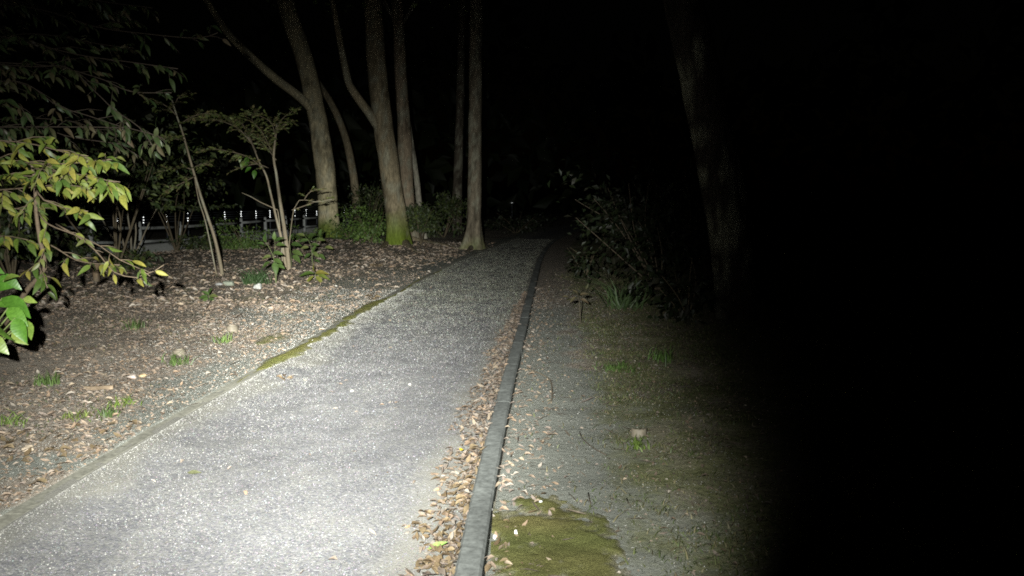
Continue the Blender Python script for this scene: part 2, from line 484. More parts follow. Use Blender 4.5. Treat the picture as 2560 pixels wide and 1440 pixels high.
def kerb(name, side, y0, y1, seg, top, base_col, label=None):
    root = bpy.data.objects.new(name, None); COL.objects.link(root); prop(root, kind='structure'); ORIGIN[root.name] = np.zeros(3)
    y = y0; k = 0
    while y < y1:
        e = y + seg - .002
        yy = np.linspace(y, e, 40)
        prof = [(0, -.045), (0, top - .012), (.012, top), (KW - .012, top), (KW, top - .012), (KW, -.045)]
        dz = rng.normal(0, .0010); dx = rng.normal(0, .0008)
        V = []
        for q in yy:
            x0 = (xR(q) - KW - .002) if side > 0 else xL(q) + .002
            for j, (px, pz) in enumerate(prof):
                w = ((vn(q * 6, j * 3.1, 77) - .5) * .006 - .010 * max(0.0, vn(q * 21, j * 5.3, 78) - .80) / .2) * (1 if pz > 0 else 0)
                V.append((x0 + px + dx, q, pz + dz + w))
        V = np.array(V); m_ = len(prof)
        f = [[i * m_ + j, (i + 1) * m_ + j, (i + 1) * m_ + j + 1, i * m_ + j + 1] for i in range(len(yy) - 1) for j in range(m_ - 1)]
        f = [q[::-1] for q in f]
        f.append(list(range(m_))); f.append([(len(yy) - 1) * m_ + j for j in range(m_)][::-1])
        cn = fbm(V[:, 0] * 9, V[:, 1] * 4, 41)[:, None]
        c = np.array(base_col) * (.55 + .9 * cn) * (1 + rng.normal(0, .04))
        obj('kerbstone', V, f, M_CONC, root, c, smooth=False)
        y += seg; k += 1
    return root
kerb('kerb', 1, 1.5, 40, 2.0, .042, (.132, .140, .134))
kerb('kerb_buried', -1, 1.5, 36, 2.0, .036, (.22, .215, .18))

# ------------------------------------------------------------------ loose gravel on the path
def scatter(P, Mats, tv, tf, cols):
    """bake many copies of a small template into vertices and faces"""
    n, k = len(P), len(tv)
    V = np.einsum('nij,kj->nki', Mats, tv) + P[:, None, :]
    Fq = (np.arange(n) * k)[:, None, None] + np.asarray(tf)[None]
    C = np.repeat(cols[:, None, :], k, 1)
    return V.reshape(-1, 3), Fq.reshape(-1, Fq.shape[-1]), C.reshape(-1, 3)
def rotm(D, N):
    D = D / (np.linalg.norm(D, axis=1)[:, None] + 1e-9)
    N = N - D * (N * D).sum(1)[:, None]; N /= np.linalg.norm(N, axis=1)[:, None] + 1e-9
    B = np.cross(N, D)
    return np.stack([D, B, N], -1)
octv = np.array([(1, 0, 0), (0, 1, 0), (-1, 0, 0), (0, -1, 0), (.15, .1, .7), (0, 0, -.5)], float)
octf = np.array([(0, 1, 4), (1, 2, 4), (2, 3, 4), (3, 0, 4), (1, 0, 5), (2, 1, 5), (3, 2, 5), (0, 3, 5)])
NG = 150000
yy = 2.6 + (rng.random(NG) ** 1.9) * 26
tt = rng.random(NG)
xx = xL(yy) + .125 + (xR(yy) - KW - .02 - xL(yy) - .125) * tt
el = xx - xL(yy); er = xR(yy) - xx
keep = rng.random(NG) < np.clip((.55 + .45 * ss(.0, .5, el)) * ss(.03, .3, er) * (.6 + .5 * fbm(xx * 1.5, yy * 1.5, 55)) * (1 - .6 * ss(12, 27, yy)), 0, 1)
xx, yy = xx[keep], yy[keep]; n = len(xx)
s = (.0019 + .0030 * rng.random(n) ** 2.2) * (1 + .06 * np.minimum(yy - 2.6, 8))
P = np.stack([xx, yy, H(xx, yy) + .034 * ss(.48, .07, xx - xL(yy) - .06) + s * .15], -1)
ang = rng.random(n) * 6.28
D = np.stack([np.cos(ang), np.sin(ang), rng.normal(0, .3, n)], -1); N = np.stack([rng.normal(0, .35, n), rng.normal(0, .35, n), np.ones(n)], -1)
Mx = rotm(D, N) * (s[:, None] * np.stack([np.ones(n), .65 + .35 * rng.random(n), .7 + .4 * rng.random(n)], -1))[:, None, :]
g = (.09 + .10 * rng.random(n))
g = np.where(rng.random(n) < .02, .34, g)
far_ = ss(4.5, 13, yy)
g = g * (1 + 1.0 * far_)  # far stones paler so the lit path reaches on; brightness put into colour
tint = rng.normal(0, .07, (n, 3)) + np.array([0.01, -.015, 0.03]) + far_[:, None] * np.array([-.02, .03, -.20])  # lilac near, yellower far: the torch's tint shift painted into the stones
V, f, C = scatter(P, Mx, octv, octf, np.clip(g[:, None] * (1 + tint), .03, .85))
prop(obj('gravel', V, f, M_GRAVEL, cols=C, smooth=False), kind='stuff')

# ------------------------------------------------------------------ leaf shapes
def leaf_shape(seg, w, fold, curl, tip=1.0, twist=0.0):
    """pointed leaf along +X, unit length, folded on its midrib; quads"""
    ts = np.linspace(0, 1, seg + 1)
    V = []; f = []
    for i, q in enumerate(ts):
        hw = w * math.sin(math.pi * min(1, q ** .8)) ** tip if 0 < i < seg else .012
        z0 = -curl * q * q
        tw = twist * (q - .4)
        V += [(q, -hw, z0 + fold * hw - tw * hw), (q, 0, z0), (q, hw, z0 + fold * hw + tw * hw)]
    for i in range(seg):
        a = i * 3
        f += [(a, a + 3, a + 4, a + 1), (a + 1, a + 4, a + 5, a + 2)]
    return np.array(V), np.array(f)
def bake(recs, shapes):
    """recs: list of arrays (P, D, N, L, C); shapes cycled over the records"""
    P, D, N, L, C = recs
    k = rng.integers(0, len(shapes), len(P))
    Vs, Fs, Cs, n0 = [], [], [], 0
    Mx = rotm(D, N) * L[:, None, None]
    for j, (tv, tf) in enumerate(shapes):
        s = k == j
        if not s.any(): continue
        V, f, c = scatter(P[s], Mx[s], tv, tf, C[s])
        Vs.append(V); Fs.append(f + n0); Cs.append(c); n0 += len(V)
    return np.vstack(Vs), np.vstack(Fs), np.vstack(Cs)
SMALL = [leaf_shape(2, .26, .5, .1), leaf_shape(2, .32, .3, .25), leaf_shape(2, .22, .7, .0)]
LIT = [leaf_shape(3, .22, .55, .25, 1, .8), leaf_shape(3, .19, .2, -.3, 1, -.9), leaf_shape(3, .27, .9, .1, 1, .4), leaf_shape(3, .21, -.6, .35, 1, 1.2)]
FINE = [leaf_shape(5, .19, .45, .25, .9), leaf_shape(5, .16, .3, .12, .9, .5), leaf_shape(5, .20, .55, .38, .9, -.4), leaf_shape(5, .175, .2, .5, .9, .7)]

# ------------------------------------------------------------------ fallen leaves
def dry_cols(n):
    base = np.array([(.19, .145, .11), (.24, .185, .14), (.28, .225, .165), (.23, .19, .155), (.16, .13, .105), (.25, .18, .125), (.29, .255, .215), (.21, .17, .145)])
    c = base[rng.integers(0, len(base), n)] * (.8 + .4 * rng.random((n, 1)))
    return c
lx, ly, ll, where = [], [], [], []
# drift along the path side of the right kerb
n = 3200
y = 2.7 + rng.random(n) ** 1.3 * 9.5
w = .21 * (1 - ss(6.5, 12.5, y) * .75) * (.7 + .6 * vn(y * 3.2, y * 0, 15))
e = rng.random(n) ** 1.5
lx.append(xR(y) - KW - .008 - e * w); ly.append(y); ll.append(.028 + .034 * rng.random(n) ** 1.5); where.append(np.zeros(n))
# strip right of the kerb
n = 700
y = 2.9 + rng.random(n) ** 1.3 * 10
e = rng.random(n) ** 1.6 * .28
lx.append(xR(y) + .025 + e); ly.append(y); ll.append(.034 + .025 * rng.random(n)); where.append(np.full(n, 1))
# left forest floor
def left_floor(n, y0, y1, wmax, size, pw):
    y = y0 + (y1 - y0) * rng.random(n) ** pw
    l = rng.random(n) ** 1.15 * wmax
    x = xL(y) - .05 - l
    d, _ = soil_zone(x, y)
    k = rng.random(n) < np.clip((1 - d) * (.18 + 1.5 * ss(.30, .62, fbm(x * 1.7, y * 1.7, 61))) + .06, 0, 1)
    lx.append(x[k]); ly.append(y[k]); ll.append(size * (.55 + 1.15 * rng.random(k.sum()) ** 2.2)); where.append(np.full(k.sum(), 2))
left_floor(46000, 2.8, 11, 7, .043, 1.25)
left_floor(26000, 10, 26, 13, .08, 1.2)
# right ground
n = 26000
y = 2.6 + 15 * rng.random(n) ** 1.3
r = rng.random(n) ** .8 * 5
x = xR(y) + .05 + r
d, _ = soil_zone(x, y)
k = rng.random(n) < np.clip((1 - d) * (.2 + .9 * fbm(x * 1.4, y * 1.4, 66)) + .02, 0, 1)
lx.append(x[k]); ly.append(y[k]); ll.append(.034 * (.6 + .8 * rng.random(k.sum()))); where.append(np.full(k.sum(), 3))
# a few on the open path
n = 90
y = 2.9 + 12 * rng.random(n); x = xL(y) + .2 + (xR(y) - xL(y) - .5) * rng.random(n)
lx.append(x); ly.append(y); ll.append(.03 + .02 * rng.random(n)); where.append(np.full(n, 4))
lx, ly, ll, where = map(np.concatenate, (lx, ly, ll, where))
n = len(lx)
base = H(lx, ly)
pile = np.where(where == 0, .008 + .028 * rng.random(n) * (1 - np.clip((xR(ly) - KW - lx) / .25, 0, 1)), .003 + .006 * rng.random(n))
LP = np.stack([lx, ly, base + pile], -1)
ang = rng.random(n) * 6.283
tilt = np.where(where == 0, .42, .14)
LD = np.stack([np.cos(ang), np.sin(ang), rng.normal(0, 1, n) * tilt * .6], -1)
LN = np.stack([rng.normal(0, 1, n) * tilt, rng.normal(0, 1, n) * tilt, np.ones(n)], -1)
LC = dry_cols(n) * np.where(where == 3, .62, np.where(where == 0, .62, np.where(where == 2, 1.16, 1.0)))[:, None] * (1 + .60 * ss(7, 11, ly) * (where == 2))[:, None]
# distance and picture position decide which show largest
dep = LP[:, 1] * _c - (LP[:, 2] - 1.5) * _s
px = 1280 + LP[:, 0] / dep * F_PX
py = 720 - (LP[:, 1] * _s + (LP[:, 2] - 1.5) * _c) / dep * F_PX
inview = (px > 8) & (px < 1750) & (py < 1432) & (py > 0)
big = np.where(inview, ll / dep, 0)
picked = np.zeros(n, bool)
for grp, cnt in (((0,), 200), ((1,), 30), ((2,), 60)):
    q = np.where(np.isin(where, grp), big, 0)
    picked[np.argsort(-q)[:cnt]] = True
DRY_ME = [make_mesh('fallen_leaf', tv, tf, M_DRY) for tv, tf in [leaf_shape(4, .27, .6, .3, 1, .8), leaf_shape(4, .22, .25, -.35, 1, -.9), leaf_shape(4, .31, .9, .15, 1, .4), leaf_shape(4, .25, -.6, .4, 1, 1.2), leaf_shape(4, .2, .4, .5, 1, .2)]]
LM = rotm(LD, LN)
def world_m(Mx, P, s):
    m_ = Matrix([list(map(float, r)) for r in (Mx * s)]).to_4x4()
    m_.translation = Vector([float(q) for q in P])
    return m_
LBL = {0: ('curled brown dry leaf in the drift banked against the path side of the kerb', 'dry leaves drifted along the kerb'),
       1: ('brown dry leaf on the dusty soil just outside the kerb', 'dry leaves outside the kerb'),
       2: ('brown dry leaf lying on the wooded ground left of the path', 'dry leaves on the wooded ground left of the path')}
for i in np.where(picked)[0]:
    o = inst('fallen_leaf', DRY_ME[int(rng.integers(0, 5))], world_m(LM[i], LP[i], ll[i]))
    lb, gp = LBL[int(where[i])]
    prop(o, lb, 'leaf', gp)
r_ = ~picked
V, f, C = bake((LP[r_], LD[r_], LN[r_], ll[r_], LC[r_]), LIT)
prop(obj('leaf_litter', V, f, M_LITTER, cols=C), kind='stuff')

# crumbs of leaf and bark, and grit on the bare soil
n = 60000
y = 2.6 + 13 * rng.random(n) ** 1.3; sd_ = rng.random(n) < .84
x = np.where(sd_, xL(y) - .02 - rng.random(n) ** 1.2 * 6, xR(y) + .03 + rng.random(n) ** .9 * 4)
P = np.stack([x, y, H(x, y) + .004], -1)
ang = rng.random(n) * 6.283
D = np.stack([np.cos(ang), np.sin(ang), rng.normal(0, .3, n)], -1); N = np.stack([rng.normal(0, .4, n), rng.normal(0, .4, n) - .1, np.ones(n)], -1)
L = (.008 + .018 * rng.random(n) ** 2) * (1 + .05 * (y - 2.6))
crumbs_ = [bake((P, D, N, L, dry_cols(n)), [leaf_shape(1, .25, 0, 0), leaf_shape(2, .3, .8, .2)])]
# slivers of twig over the litter, and dark crumbs blown on to the gravel
n = 5200
y = 2.6 + 12 * rng.random(n) ** 1.3; w_ = rng.random(n)
x = np.where(w_ < .6, xL(y) - .02 - rng.random(n) * 6, np.where(w_ < .8, xR(y) + .03 + rng.random(n) * 3.5, xL(y) + .15 + rng.random(n) * (xR(y) - xL(y) - .3)))
P = np.stack([x, y, H(x, y) + .006], -1); ang = rng.random(n) * 6.283
D = np.stack([np.cos(ang), np.sin(ang), rng.normal(0, .12, n)], -1); N = np.stack([rng.normal(0, .4, n), rng.normal(0, .4, n), np.ones(n)], -1)
L = np.where(w_ < .8, .03 + .10 * rng.random(n) ** 2, .008 + .022 * rng.random(n) ** 2)
Cc = np.array([(.10, .08, .06), (.16, .13, .10), (.07, .055, .045)])[rng.integers(0, 3, n)]
crumbs_.append(bake((P, D, N, L, Cc), [leaf_shape(2, .035, .8, .12), leaf_shape(2, .05, .8, -.1)]))
V = np.vstack([c_[0] for c_ in crumbs_])
C = np.vstack([c_[2] for c_ in crumbs_])
f = np.vstack([crumbs_[0][1], crumbs_[1][1] + len(crumbs_[0][0])])
prop(obj('litter_crumbs', V, f, M_LITTER, cols=C), kind='stuff')
n = 45000
y = 2.6 + 10 * rng.random(n) ** 1.4; sd_ = np.array([0, 0, 0, 2, 2, 1])[rng.integers(0, 6, n)]
x = np.where(sd_ == 0, xL(y) - rng.random(n) ** 1.3 * 1.5, np.where(sd_ == 1, xR(y) + .01 + rng.random(n) * 1.3, xL(y) + .12 + rng.random(n) ** 2.2 * (.3 + .5 * ss(8, 4, y))))
s_ = (.0016 + .0030 * rng.random(n) ** 3) * (1 + .07 * (y - 2.6))
P = np.stack([x, y, H(x, y) + np.where(sd_ == 2, .034 * ss(.48, .07, x - xL(y) - .06), 0) + s_ * .1], -1)
ang = rng.random(n) * 6.28
D = np.stack([np.cos(ang), np.sin(ang), rng.normal(0, .3, n)], -1); N = np.stack([rng.normal(0, .4, n), rng.normal(0, .4, n), np.ones(n)], -1)
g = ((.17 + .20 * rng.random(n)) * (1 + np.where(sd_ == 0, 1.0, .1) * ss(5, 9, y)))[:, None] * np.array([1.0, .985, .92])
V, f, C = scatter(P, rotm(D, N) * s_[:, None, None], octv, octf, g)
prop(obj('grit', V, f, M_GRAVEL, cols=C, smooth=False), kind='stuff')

def single_leaf(label, pxy, length, ang, col, shape, lift=.012):
    p = G(*pxy); p[2] += lift
    D = np.array([[math.cos(ang), math.sin(ang), .05]]); N = np.array([[.1, -.35, 1.]])
    Mx = rotm(D, N)[0] * length
    tv, tf = shape
    V = tv @ Mx.T + p
    o = obj('fallen_leaf', V, tf, M_LITTER, cols=np.tile(np.array(col), (len(tv), 1)), loc=p)
    prop(o, label, 'leaf')
single_leaf('small bright yellow leaf at the inner edge of the leaf drift', (1151, 1139), .045, 1.2, (.75, .58, .03), leaf_shape(4, .3, .5, .2), .03)
single_leaf('curled green leaf at the near end of the leaf drift on the pale path', (1070, 1384), .085, .1, (.13, .20, .05), leaf_shape(5, .2, .8, -.35), .02)
single_leaf('flat dark olive leaf alone on the open gravel', (468, 1187), .075, .1, (.085, .09, .045), leaf_shape(5, .22, .2, .1), .012)

# ------------------------------------------------------------------ moss
def moss(name, cx0, cx1, cy0, cy1, step, mask, hgt, col):
    X, Y = np.meshgrid(np.arange(cx0, cx1, step), np.arange(cy0, cy1, step))
    mk = mask(X, Y)
    base = np.where(X > xR(Y) - .02, H(X, Y), np.maximum(H(X, Y), .030))
    Z = base - .012 + hgt * ss(.1, .9, mk) + .005 * (vn(X * 60, Y * 60, 8) - .5) + .004 * (vn(X * 25, Y * 25, 7) - .5)
    V, f = grid(X, Y, Z)
    keep = (mk.ravel()[f] > .25).any(1)
    f = f[keep]
    c = np.array(col) * (.68 + .62 * fbm(V[:, 0] * 9, V[:, 1] * 9, 12, 6))[:, None] * (1 + .10 * (vn(V[:, 0] * 5, V[:, 1] * 5, 19) - .5)[:, None] * np.array([2.0, 0, 1.5]))
    e_ = ss(.30, .80, mk.ravel() + (fbm(V[:, 0] * 30, V[:, 1] * 30, 44) - .47) * .7)[:, None]
    c = c * e_ + np.array((.20, .19, .155)) * (1 - e_)
    prop(obj(name, V, f, M_MOSS, cols=c), kind='stuff')
moss('moss', xR(3.4) + .012, .75, 2.3, 4.5, .012,
     lambda X, Y: 1.05 - np.sqrt(((X - .17) / .25) ** 2 + ((Y - 3.12) / .50) ** 2) ** 2 * .42 + (fbm(X * 12, Y * 12, 2, 5) - .47) * 1.1, .024, (.125, .122, .046))
def strip(X, Y):
    c = xL(Y) + .09 + .03 * np.sin(Y * 1.7)
    w = .085 * ss(6.0, 7.2, Y) * (1 - .75 * ss(10.8, 12.5, Y)) + .006
    return .95 - np.abs(X - c) / np.maximum(w, .01) * .45 + (fbm(X * 7, Y * 4, 3) - .47) * .9
moss('moss', -2.5, -1.2, 5.7, 16.0, .022, strip, .024, (.165, .165, .055))
moss('moss', -3.2, -2.3, 6.6, 9.5, .03, lambda X, Y: 0.9 - np.sqrt(((X + 2.52) / .15) ** 2 + ((Y - 8.0) / .5) ** 2) * .6 + (fbm(X * 8, Y * 5, 33) - .47) * .9, .018, (.2, .19, .08))

# ------------------------------------------------------------------ trees
def bark_col(base, moss_h=0.0, seed=0, moss_amt=1.0):
    base = np.array(base)
    def f(V):
        a = np.arctan2(V[:, 1] - V[:, 1].mean(), V[:, 0] - V[:, 0].mean())
        q = fbm(a * 2.2 + V[:, 0] * 3, V[:, 2] * 1.3, 70 + seed)
        q2 = fbm(V[:, 0] * 9, V[:, 2] * 5, 90 + seed)
        c = base * (.55 + .9 * q)[:, None]
        dk = ss(.55, .68, fbm(V[:, 0] * 4 + a, V[:, 2] * 2.2, 33 + seed))[:, None]
        c = c * (1 - .55 * dk)
        lich = ss(.50, .60, q2)[:, None] * .6
        c = c * (1 - lich) + np.array((.25, .25, .19)) * lich
        if moss_h:
            mk = (ss(moss_h, moss_h * .15, V[:, 2]) * moss_amt * ss(.34, .6, fbm(a * 1.6, V[:, 2] * 2.5, 50 + seed) + .18 * ss(moss_h, 0, V[:, 2])))[:, None]
            c = c * (1 - mk) + np.array((.11, .14, .03)) * mk
        return c
    return f
def limb(mb, pts, r0, r1, col, sides=10, seed=0, flare=0.0, lobes=5, step=.22, pw=1.0):
    P = resample(pts, step)
    z0 = P[0][2]
    s = np.linspace(0, 1, len(P)) ** pw
    rad = r0 + (r1 - r0) * s
    ph = seed * 1.7
    def shp(k, phi, p):
        h = max(0.0, p[2] - z0)
        nz = 1 + .10 * (vn(np.cos(phi) * 1.6 + seed, np.sin(phi) * 1.6 + h * .9, seed) - .5) * 2 + .05 * (vn(phi * 6, h * 4.0, seed + 3) - .5) * 2
        if flare:
            nz = nz + flare * math.exp(-h / .42) * (1 + .8 * np.cos(lobes * phi + ph)) * .6
        return nz
    tube(mb, P, rad, sides, col, shp)
    return P
def crown_leaves(centers, n, spread, size, cols, flat=.6):
    centers = np.asarray(centers, float)
    k = rng.integers(0, len(centers), n)
    sub = rng.normal(0, 1, (max(6, n // 14), 3)) * spread * np.array([1, 1, flat])
    P = centers[k] + sub[rng.integers(0, len(sub), n)] * (.5 + .7 * rng.random((n, 1))) + rng.normal(0, .16, (n, 3)) * spread
    D = rng.normal(0, 1, (n, 3)); D[:, 2] = D[:, 2] * .5 - .3
    N = rng.normal(0, .6, (n, 3)) + np.array([0, -.2, 1.])
    L = size * (.6 + .8 * rng.random(n))
    c = np.array(cols)[rng.integers(0, len(cols), n)] * (.6 + .8 * rng.random((n, 1)))
    return P, D, N, L, c
DKR = [(.013, .021, .008), (.017, .023, .009), (.02, .02, .012)]
DK = [(.035, .055, .02), (.05, .065, .025), (.045, .05, .03), (.06, .08, .02)]
GREENS = [(.05, .09, .02), (.07, .11, .025), (.09, .12, .035), (.05, .075, .03)]
def big_tree(label, ptsY, width_px, base, moss_h=0., seed=0, flare=.5, branches=(), second=None, crown=True, roots=(), cat='tree', name='tree', r1f=.55, lobes=5, top_extra=4.0, moss_amt=1.0):
    """ptsY = (pixel list from base up, Y); the trunk goes on above the picture to its crown"""
    px_, Y = ptsY
    g = G(*px_[0])
    Y = g[1] if Y is None else Y
    if ptsY[1] is not None: g = np.array([at(px_[0][0], px_[0][1], Y)[0], Y, 0.])
    pts = [np.array([g[0], Y, float(H(g[0], Y)) - .12])] + [at(a_, b_, Y) for a_, b_ in px_[1:]]
    d = pts[-1] - pts[-2]; d /= np.linalg.norm(d)
    top = pts[-1] + (d * .7 + np.array([0, 0, .3])) * top_extra
    pts.append(top)
    r0 = width_px * .5 * Y / F_PX
    t_ = thing(name, label, cat, pts[0] + np.array([0, 0, .12]))
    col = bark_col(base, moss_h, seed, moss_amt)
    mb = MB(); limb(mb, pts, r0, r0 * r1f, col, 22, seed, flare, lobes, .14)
    mb.build('trunk', M_BARK, t_)
    tips = [top, top + rng.normal(0, 1.0, 3), top + np.array([-1, .5, .8])]
    for bp, w0, w1 in branches:
        q = [at(a_, b_, Y + dy) for a_, b_, dy in bp]
        dd = q[-1] - q[-2]; q.append(q[-1] + dd / np.linalg.norm(dd) * 1.6 + np.array([0, 0, .6]))
        mb = MB(); limb(mb, q, w0 * .5 * Y / F_PX, w1 * .5 * Y / F_PX, bark_col(base, 0, seed + 5), 12, seed + 9)
        mb.build('branch', M_BARK, t_); tips.append(q[-1])
    for rp, w0, w1 in roots:
        q = [G(a_, b_) + np.array([0, 0, -.02]) for a_, b_ in rp]
        q[0][2] += .08
        mb = MB(); limb(mb, q, w0, w1, bark_col(base, .0, seed + 2), 8, seed + 4)
        mb.build('root', M_BARK, t_)
    # upper limbs into the crown
    cs = []
    for i in range(5):
        a_ = rng.random() * 6.28
        e = top + np.array([math.cos(a_) * 1.6, math.sin(a_) * 1.6, 1.2 + rng.random()])
        mb = MB(); limb(mb, [top - d * .5, (top + e) / 2 + rng.normal(0, .15, 3), e], r0 * .32, r0 * .08, bark_col(base, 0, seed), 7, seed + i)
        mb.build('branch', M_BARK, t_); cs += [e, (top + e) / 2 + np.array([0, 0, .5])]
    V, f, C = bake(crown_leaves(cs + tips[3:], 1800, .9, .16, GREENS), SMALL)
    o = obj('crown', V, f, M_FOL, t_, C); o['kind'] = 'stuff'
    return t_

B1 = (.42, .365, .235); B2 = (.23, .192, .125)
big_tree('thick mossy tree forking near the fence, long bare limb reaching up to the left',
         ([(826, 592), (822, 540), (816, 450), (806, 380), (795, 310), (784, 255), (768, 180), (748, 110), (722, 30)], None), 49, B1, 2.1, 1, .4, r1f=.72,
         branches=[([(788, 285, 0), (766, 258, -.2), (730, 228, -.4), (690, 198, -.6), (645, 158, -.8), (600, 115, -1), (560, 70, -1.2)], 24, 11)], moss_amt=1.0)
big_tree('slender bare tree curving up to the left behind the mossy forked tree',
         ([(893, 575), (890, 500), (882, 430), (868, 360), (850, 305), (826, 255), (800, 215), (770, 165)], 33.0), 21, B2, 0, 2, .2, r1f=.6, top_extra=3)
big_tree('thick trunk with a green mossy foot left of the path, thin limb arching off it',
         ([(994, 612), (992, 570), (984, 500), (972, 400), (958, 320), (948, 240), (940, 150), (935, 60), (930, -20)], None), 52, B2, 1.5, 3, .65, r1f=.68,
         branches=[([(962, 350, 0), (944, 315, -.1), (925, 285, -.2), (900, 252, -.3), (874, 212, -.5), (862, 165, -.7)], 24, 10)],
         roots=[([(1012, 612), (1030, 622), (1050, 632)], .14, .03), ([(1022, 600), (1060, 604), (1110, 612), (1150, 622)], .11, .04), ([(968, 612), (955, 620), (945, 626)], .10, .03)], moss_amt=1.1)
big_tree('straight trunk standing close behind the thick mossy-footed one',
         ([(1030, 600), (1018, 520), (1013, 420), (1009, 300), (1003, 200), (998, 100), (992, 0)], 26.5), 38, (.25, .20, .14), 0, 4, .3)
big_tree('thin pale trunk leaning slightly left, between the paired trunks and the flared tree',
         ([(1062, 600), (1050, 520), (1042, 450), (1034, 395), (1024, 330), (1015, 260)], 27.5), 15, (.27, .25, .2), 0, 5, .15, top_extra=3)
big_tree('straight tree with a wide flared foot at the edge of the path bend',
         ([(1182, 622), (1184, 585), (1185, 520), (1187, 420), (1188, 300), (1189, 180), (1190, 60), (1191, -30)], None), 34, (.17, .145, .105), .5, 6, 1.7, lobes=4, r1f=.75,
         roots=[([(1205, 615), (1225, 625), (1245, 630)], .10, .03), ([(1165, 612), (1140, 600), (1118, 598)], .12, .03), ([(1180, 622), (1165, 630), (1150, 632)], .09, .02)], moss_amt=.5)
big_tree('dim slim tree standing further back, left of the flared tree',
         ([(1142, 600), (1143, 500), (1146, 400), (1150, 280), (1152, 150), (1154, 20)], 33.0), 24, (.10, .085, .065), 0, 7, .2)
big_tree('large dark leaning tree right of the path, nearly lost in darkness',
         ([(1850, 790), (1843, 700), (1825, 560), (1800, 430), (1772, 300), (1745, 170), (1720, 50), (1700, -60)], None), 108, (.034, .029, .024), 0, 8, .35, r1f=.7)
# the wood closing the view, one dark mass far off
n = 5200
a_ = R(-75) + R(150) * rng.random(n); d_ = 58 + 22 * rng.random(n)
P = np.stack([np.sin(a_) * d_, np.cos(a_) * d_, .3 + 15 * rng.random(n) ** .8 * (.6 + .5 * vn(a_ * 14, d_ * 0, 91))], -1)
D = rng.normal(0, 1, (n, 3)); N = rng.normal(0, .6, (n, 3)) + np.array([0, -1, .4])
V, f, C = bake((P, D, N, 1.1 + 1.3 * rng.random(n), np.array(DK)[rng.integers(0, 4, n)] * .5), SMALL)
prop(obj('woods', V, f, M_FOL, cols=C), kind='stuff')

# ------------------------------------------------------------------ fences
def fence_line(p0, p1, k, n0, n1):
    """posts at equal steps: point n = p0 + (p1-p0)*n/k"""
    p0, p1 = np.array(p0, float), np.array(p1, float)
    out = []
    for n_ in range(n0, n1 + 1):
        q = p0 + (p1 - p0) * n_ / k
        out.append(np.array([q[0], q[1], float(H(q[0], q[1]))]))
    return out
UP = np.array([0, 0, 1.])
posts = fence_line((-10.2, 24.0), (-9.35, 35.2), 5, -3, 9)
fr = thing('log_fence', 'low grey concrete post fence in front of the pale lane, nearer of the two fences', 'fence', posts[0])
for i, p in enumerate(posts):
    mb = MB()
    t_ = np.linspace(0, 1, 8)
    hz = .90 + rng.normal(0, .02)
    pts = p + np.outer(t_, UP) * (hz + .2) - UP * .2
    rr = np.full(8, .062); rr[-1] = .045; rr[-2] = .06
    tube(mb, pts, rr, 12, (.30, .31, .30))
    mb.build('post', M_POST, fr)
    if i < len(posts) - 1:
        q = posts[i + 1]
        for hz2, r_2 in ((.74, .045), (.36, .04)):
            mb = MB(); d = (q - p) / np.linalg.norm(q - p)
            pp = np.array([p + d * .06 + UP * hz2 + (q - p - d * .12) * s_ for s_ in np.linspace(0, 1, 4)])
            pp[1:3, 2] -= .006
            tube(mb, pp, r_2, 10, (.26, .27, .26)); mb.build('rail', M_POST, fr)
# pale lane between the fences
ly_ = np.linspace(16, 60, 60)
lane_c = -11.7 + (ly_ - 24) * .1 + .008 * np.maximum(0, ly_ - 30) ** 2 * .2
XX = np.stack([lane_c + o_ for o_ in (-1.1, -.9, 0, .9, .93, .95)], 1); YY = np.repeat(ly_[:, None], 6, 1)
ZZ = H(XX, YY) + np.array([-.05, .24, .26, .25, .23, -.08]) + .004
V, f = grid(XX, YY, ZZ)
prop(obj('lane', V, f, M_CONC, cols=np.tile(np.array((.42, .43, .41)), (len(V), 1))), kind='structure')

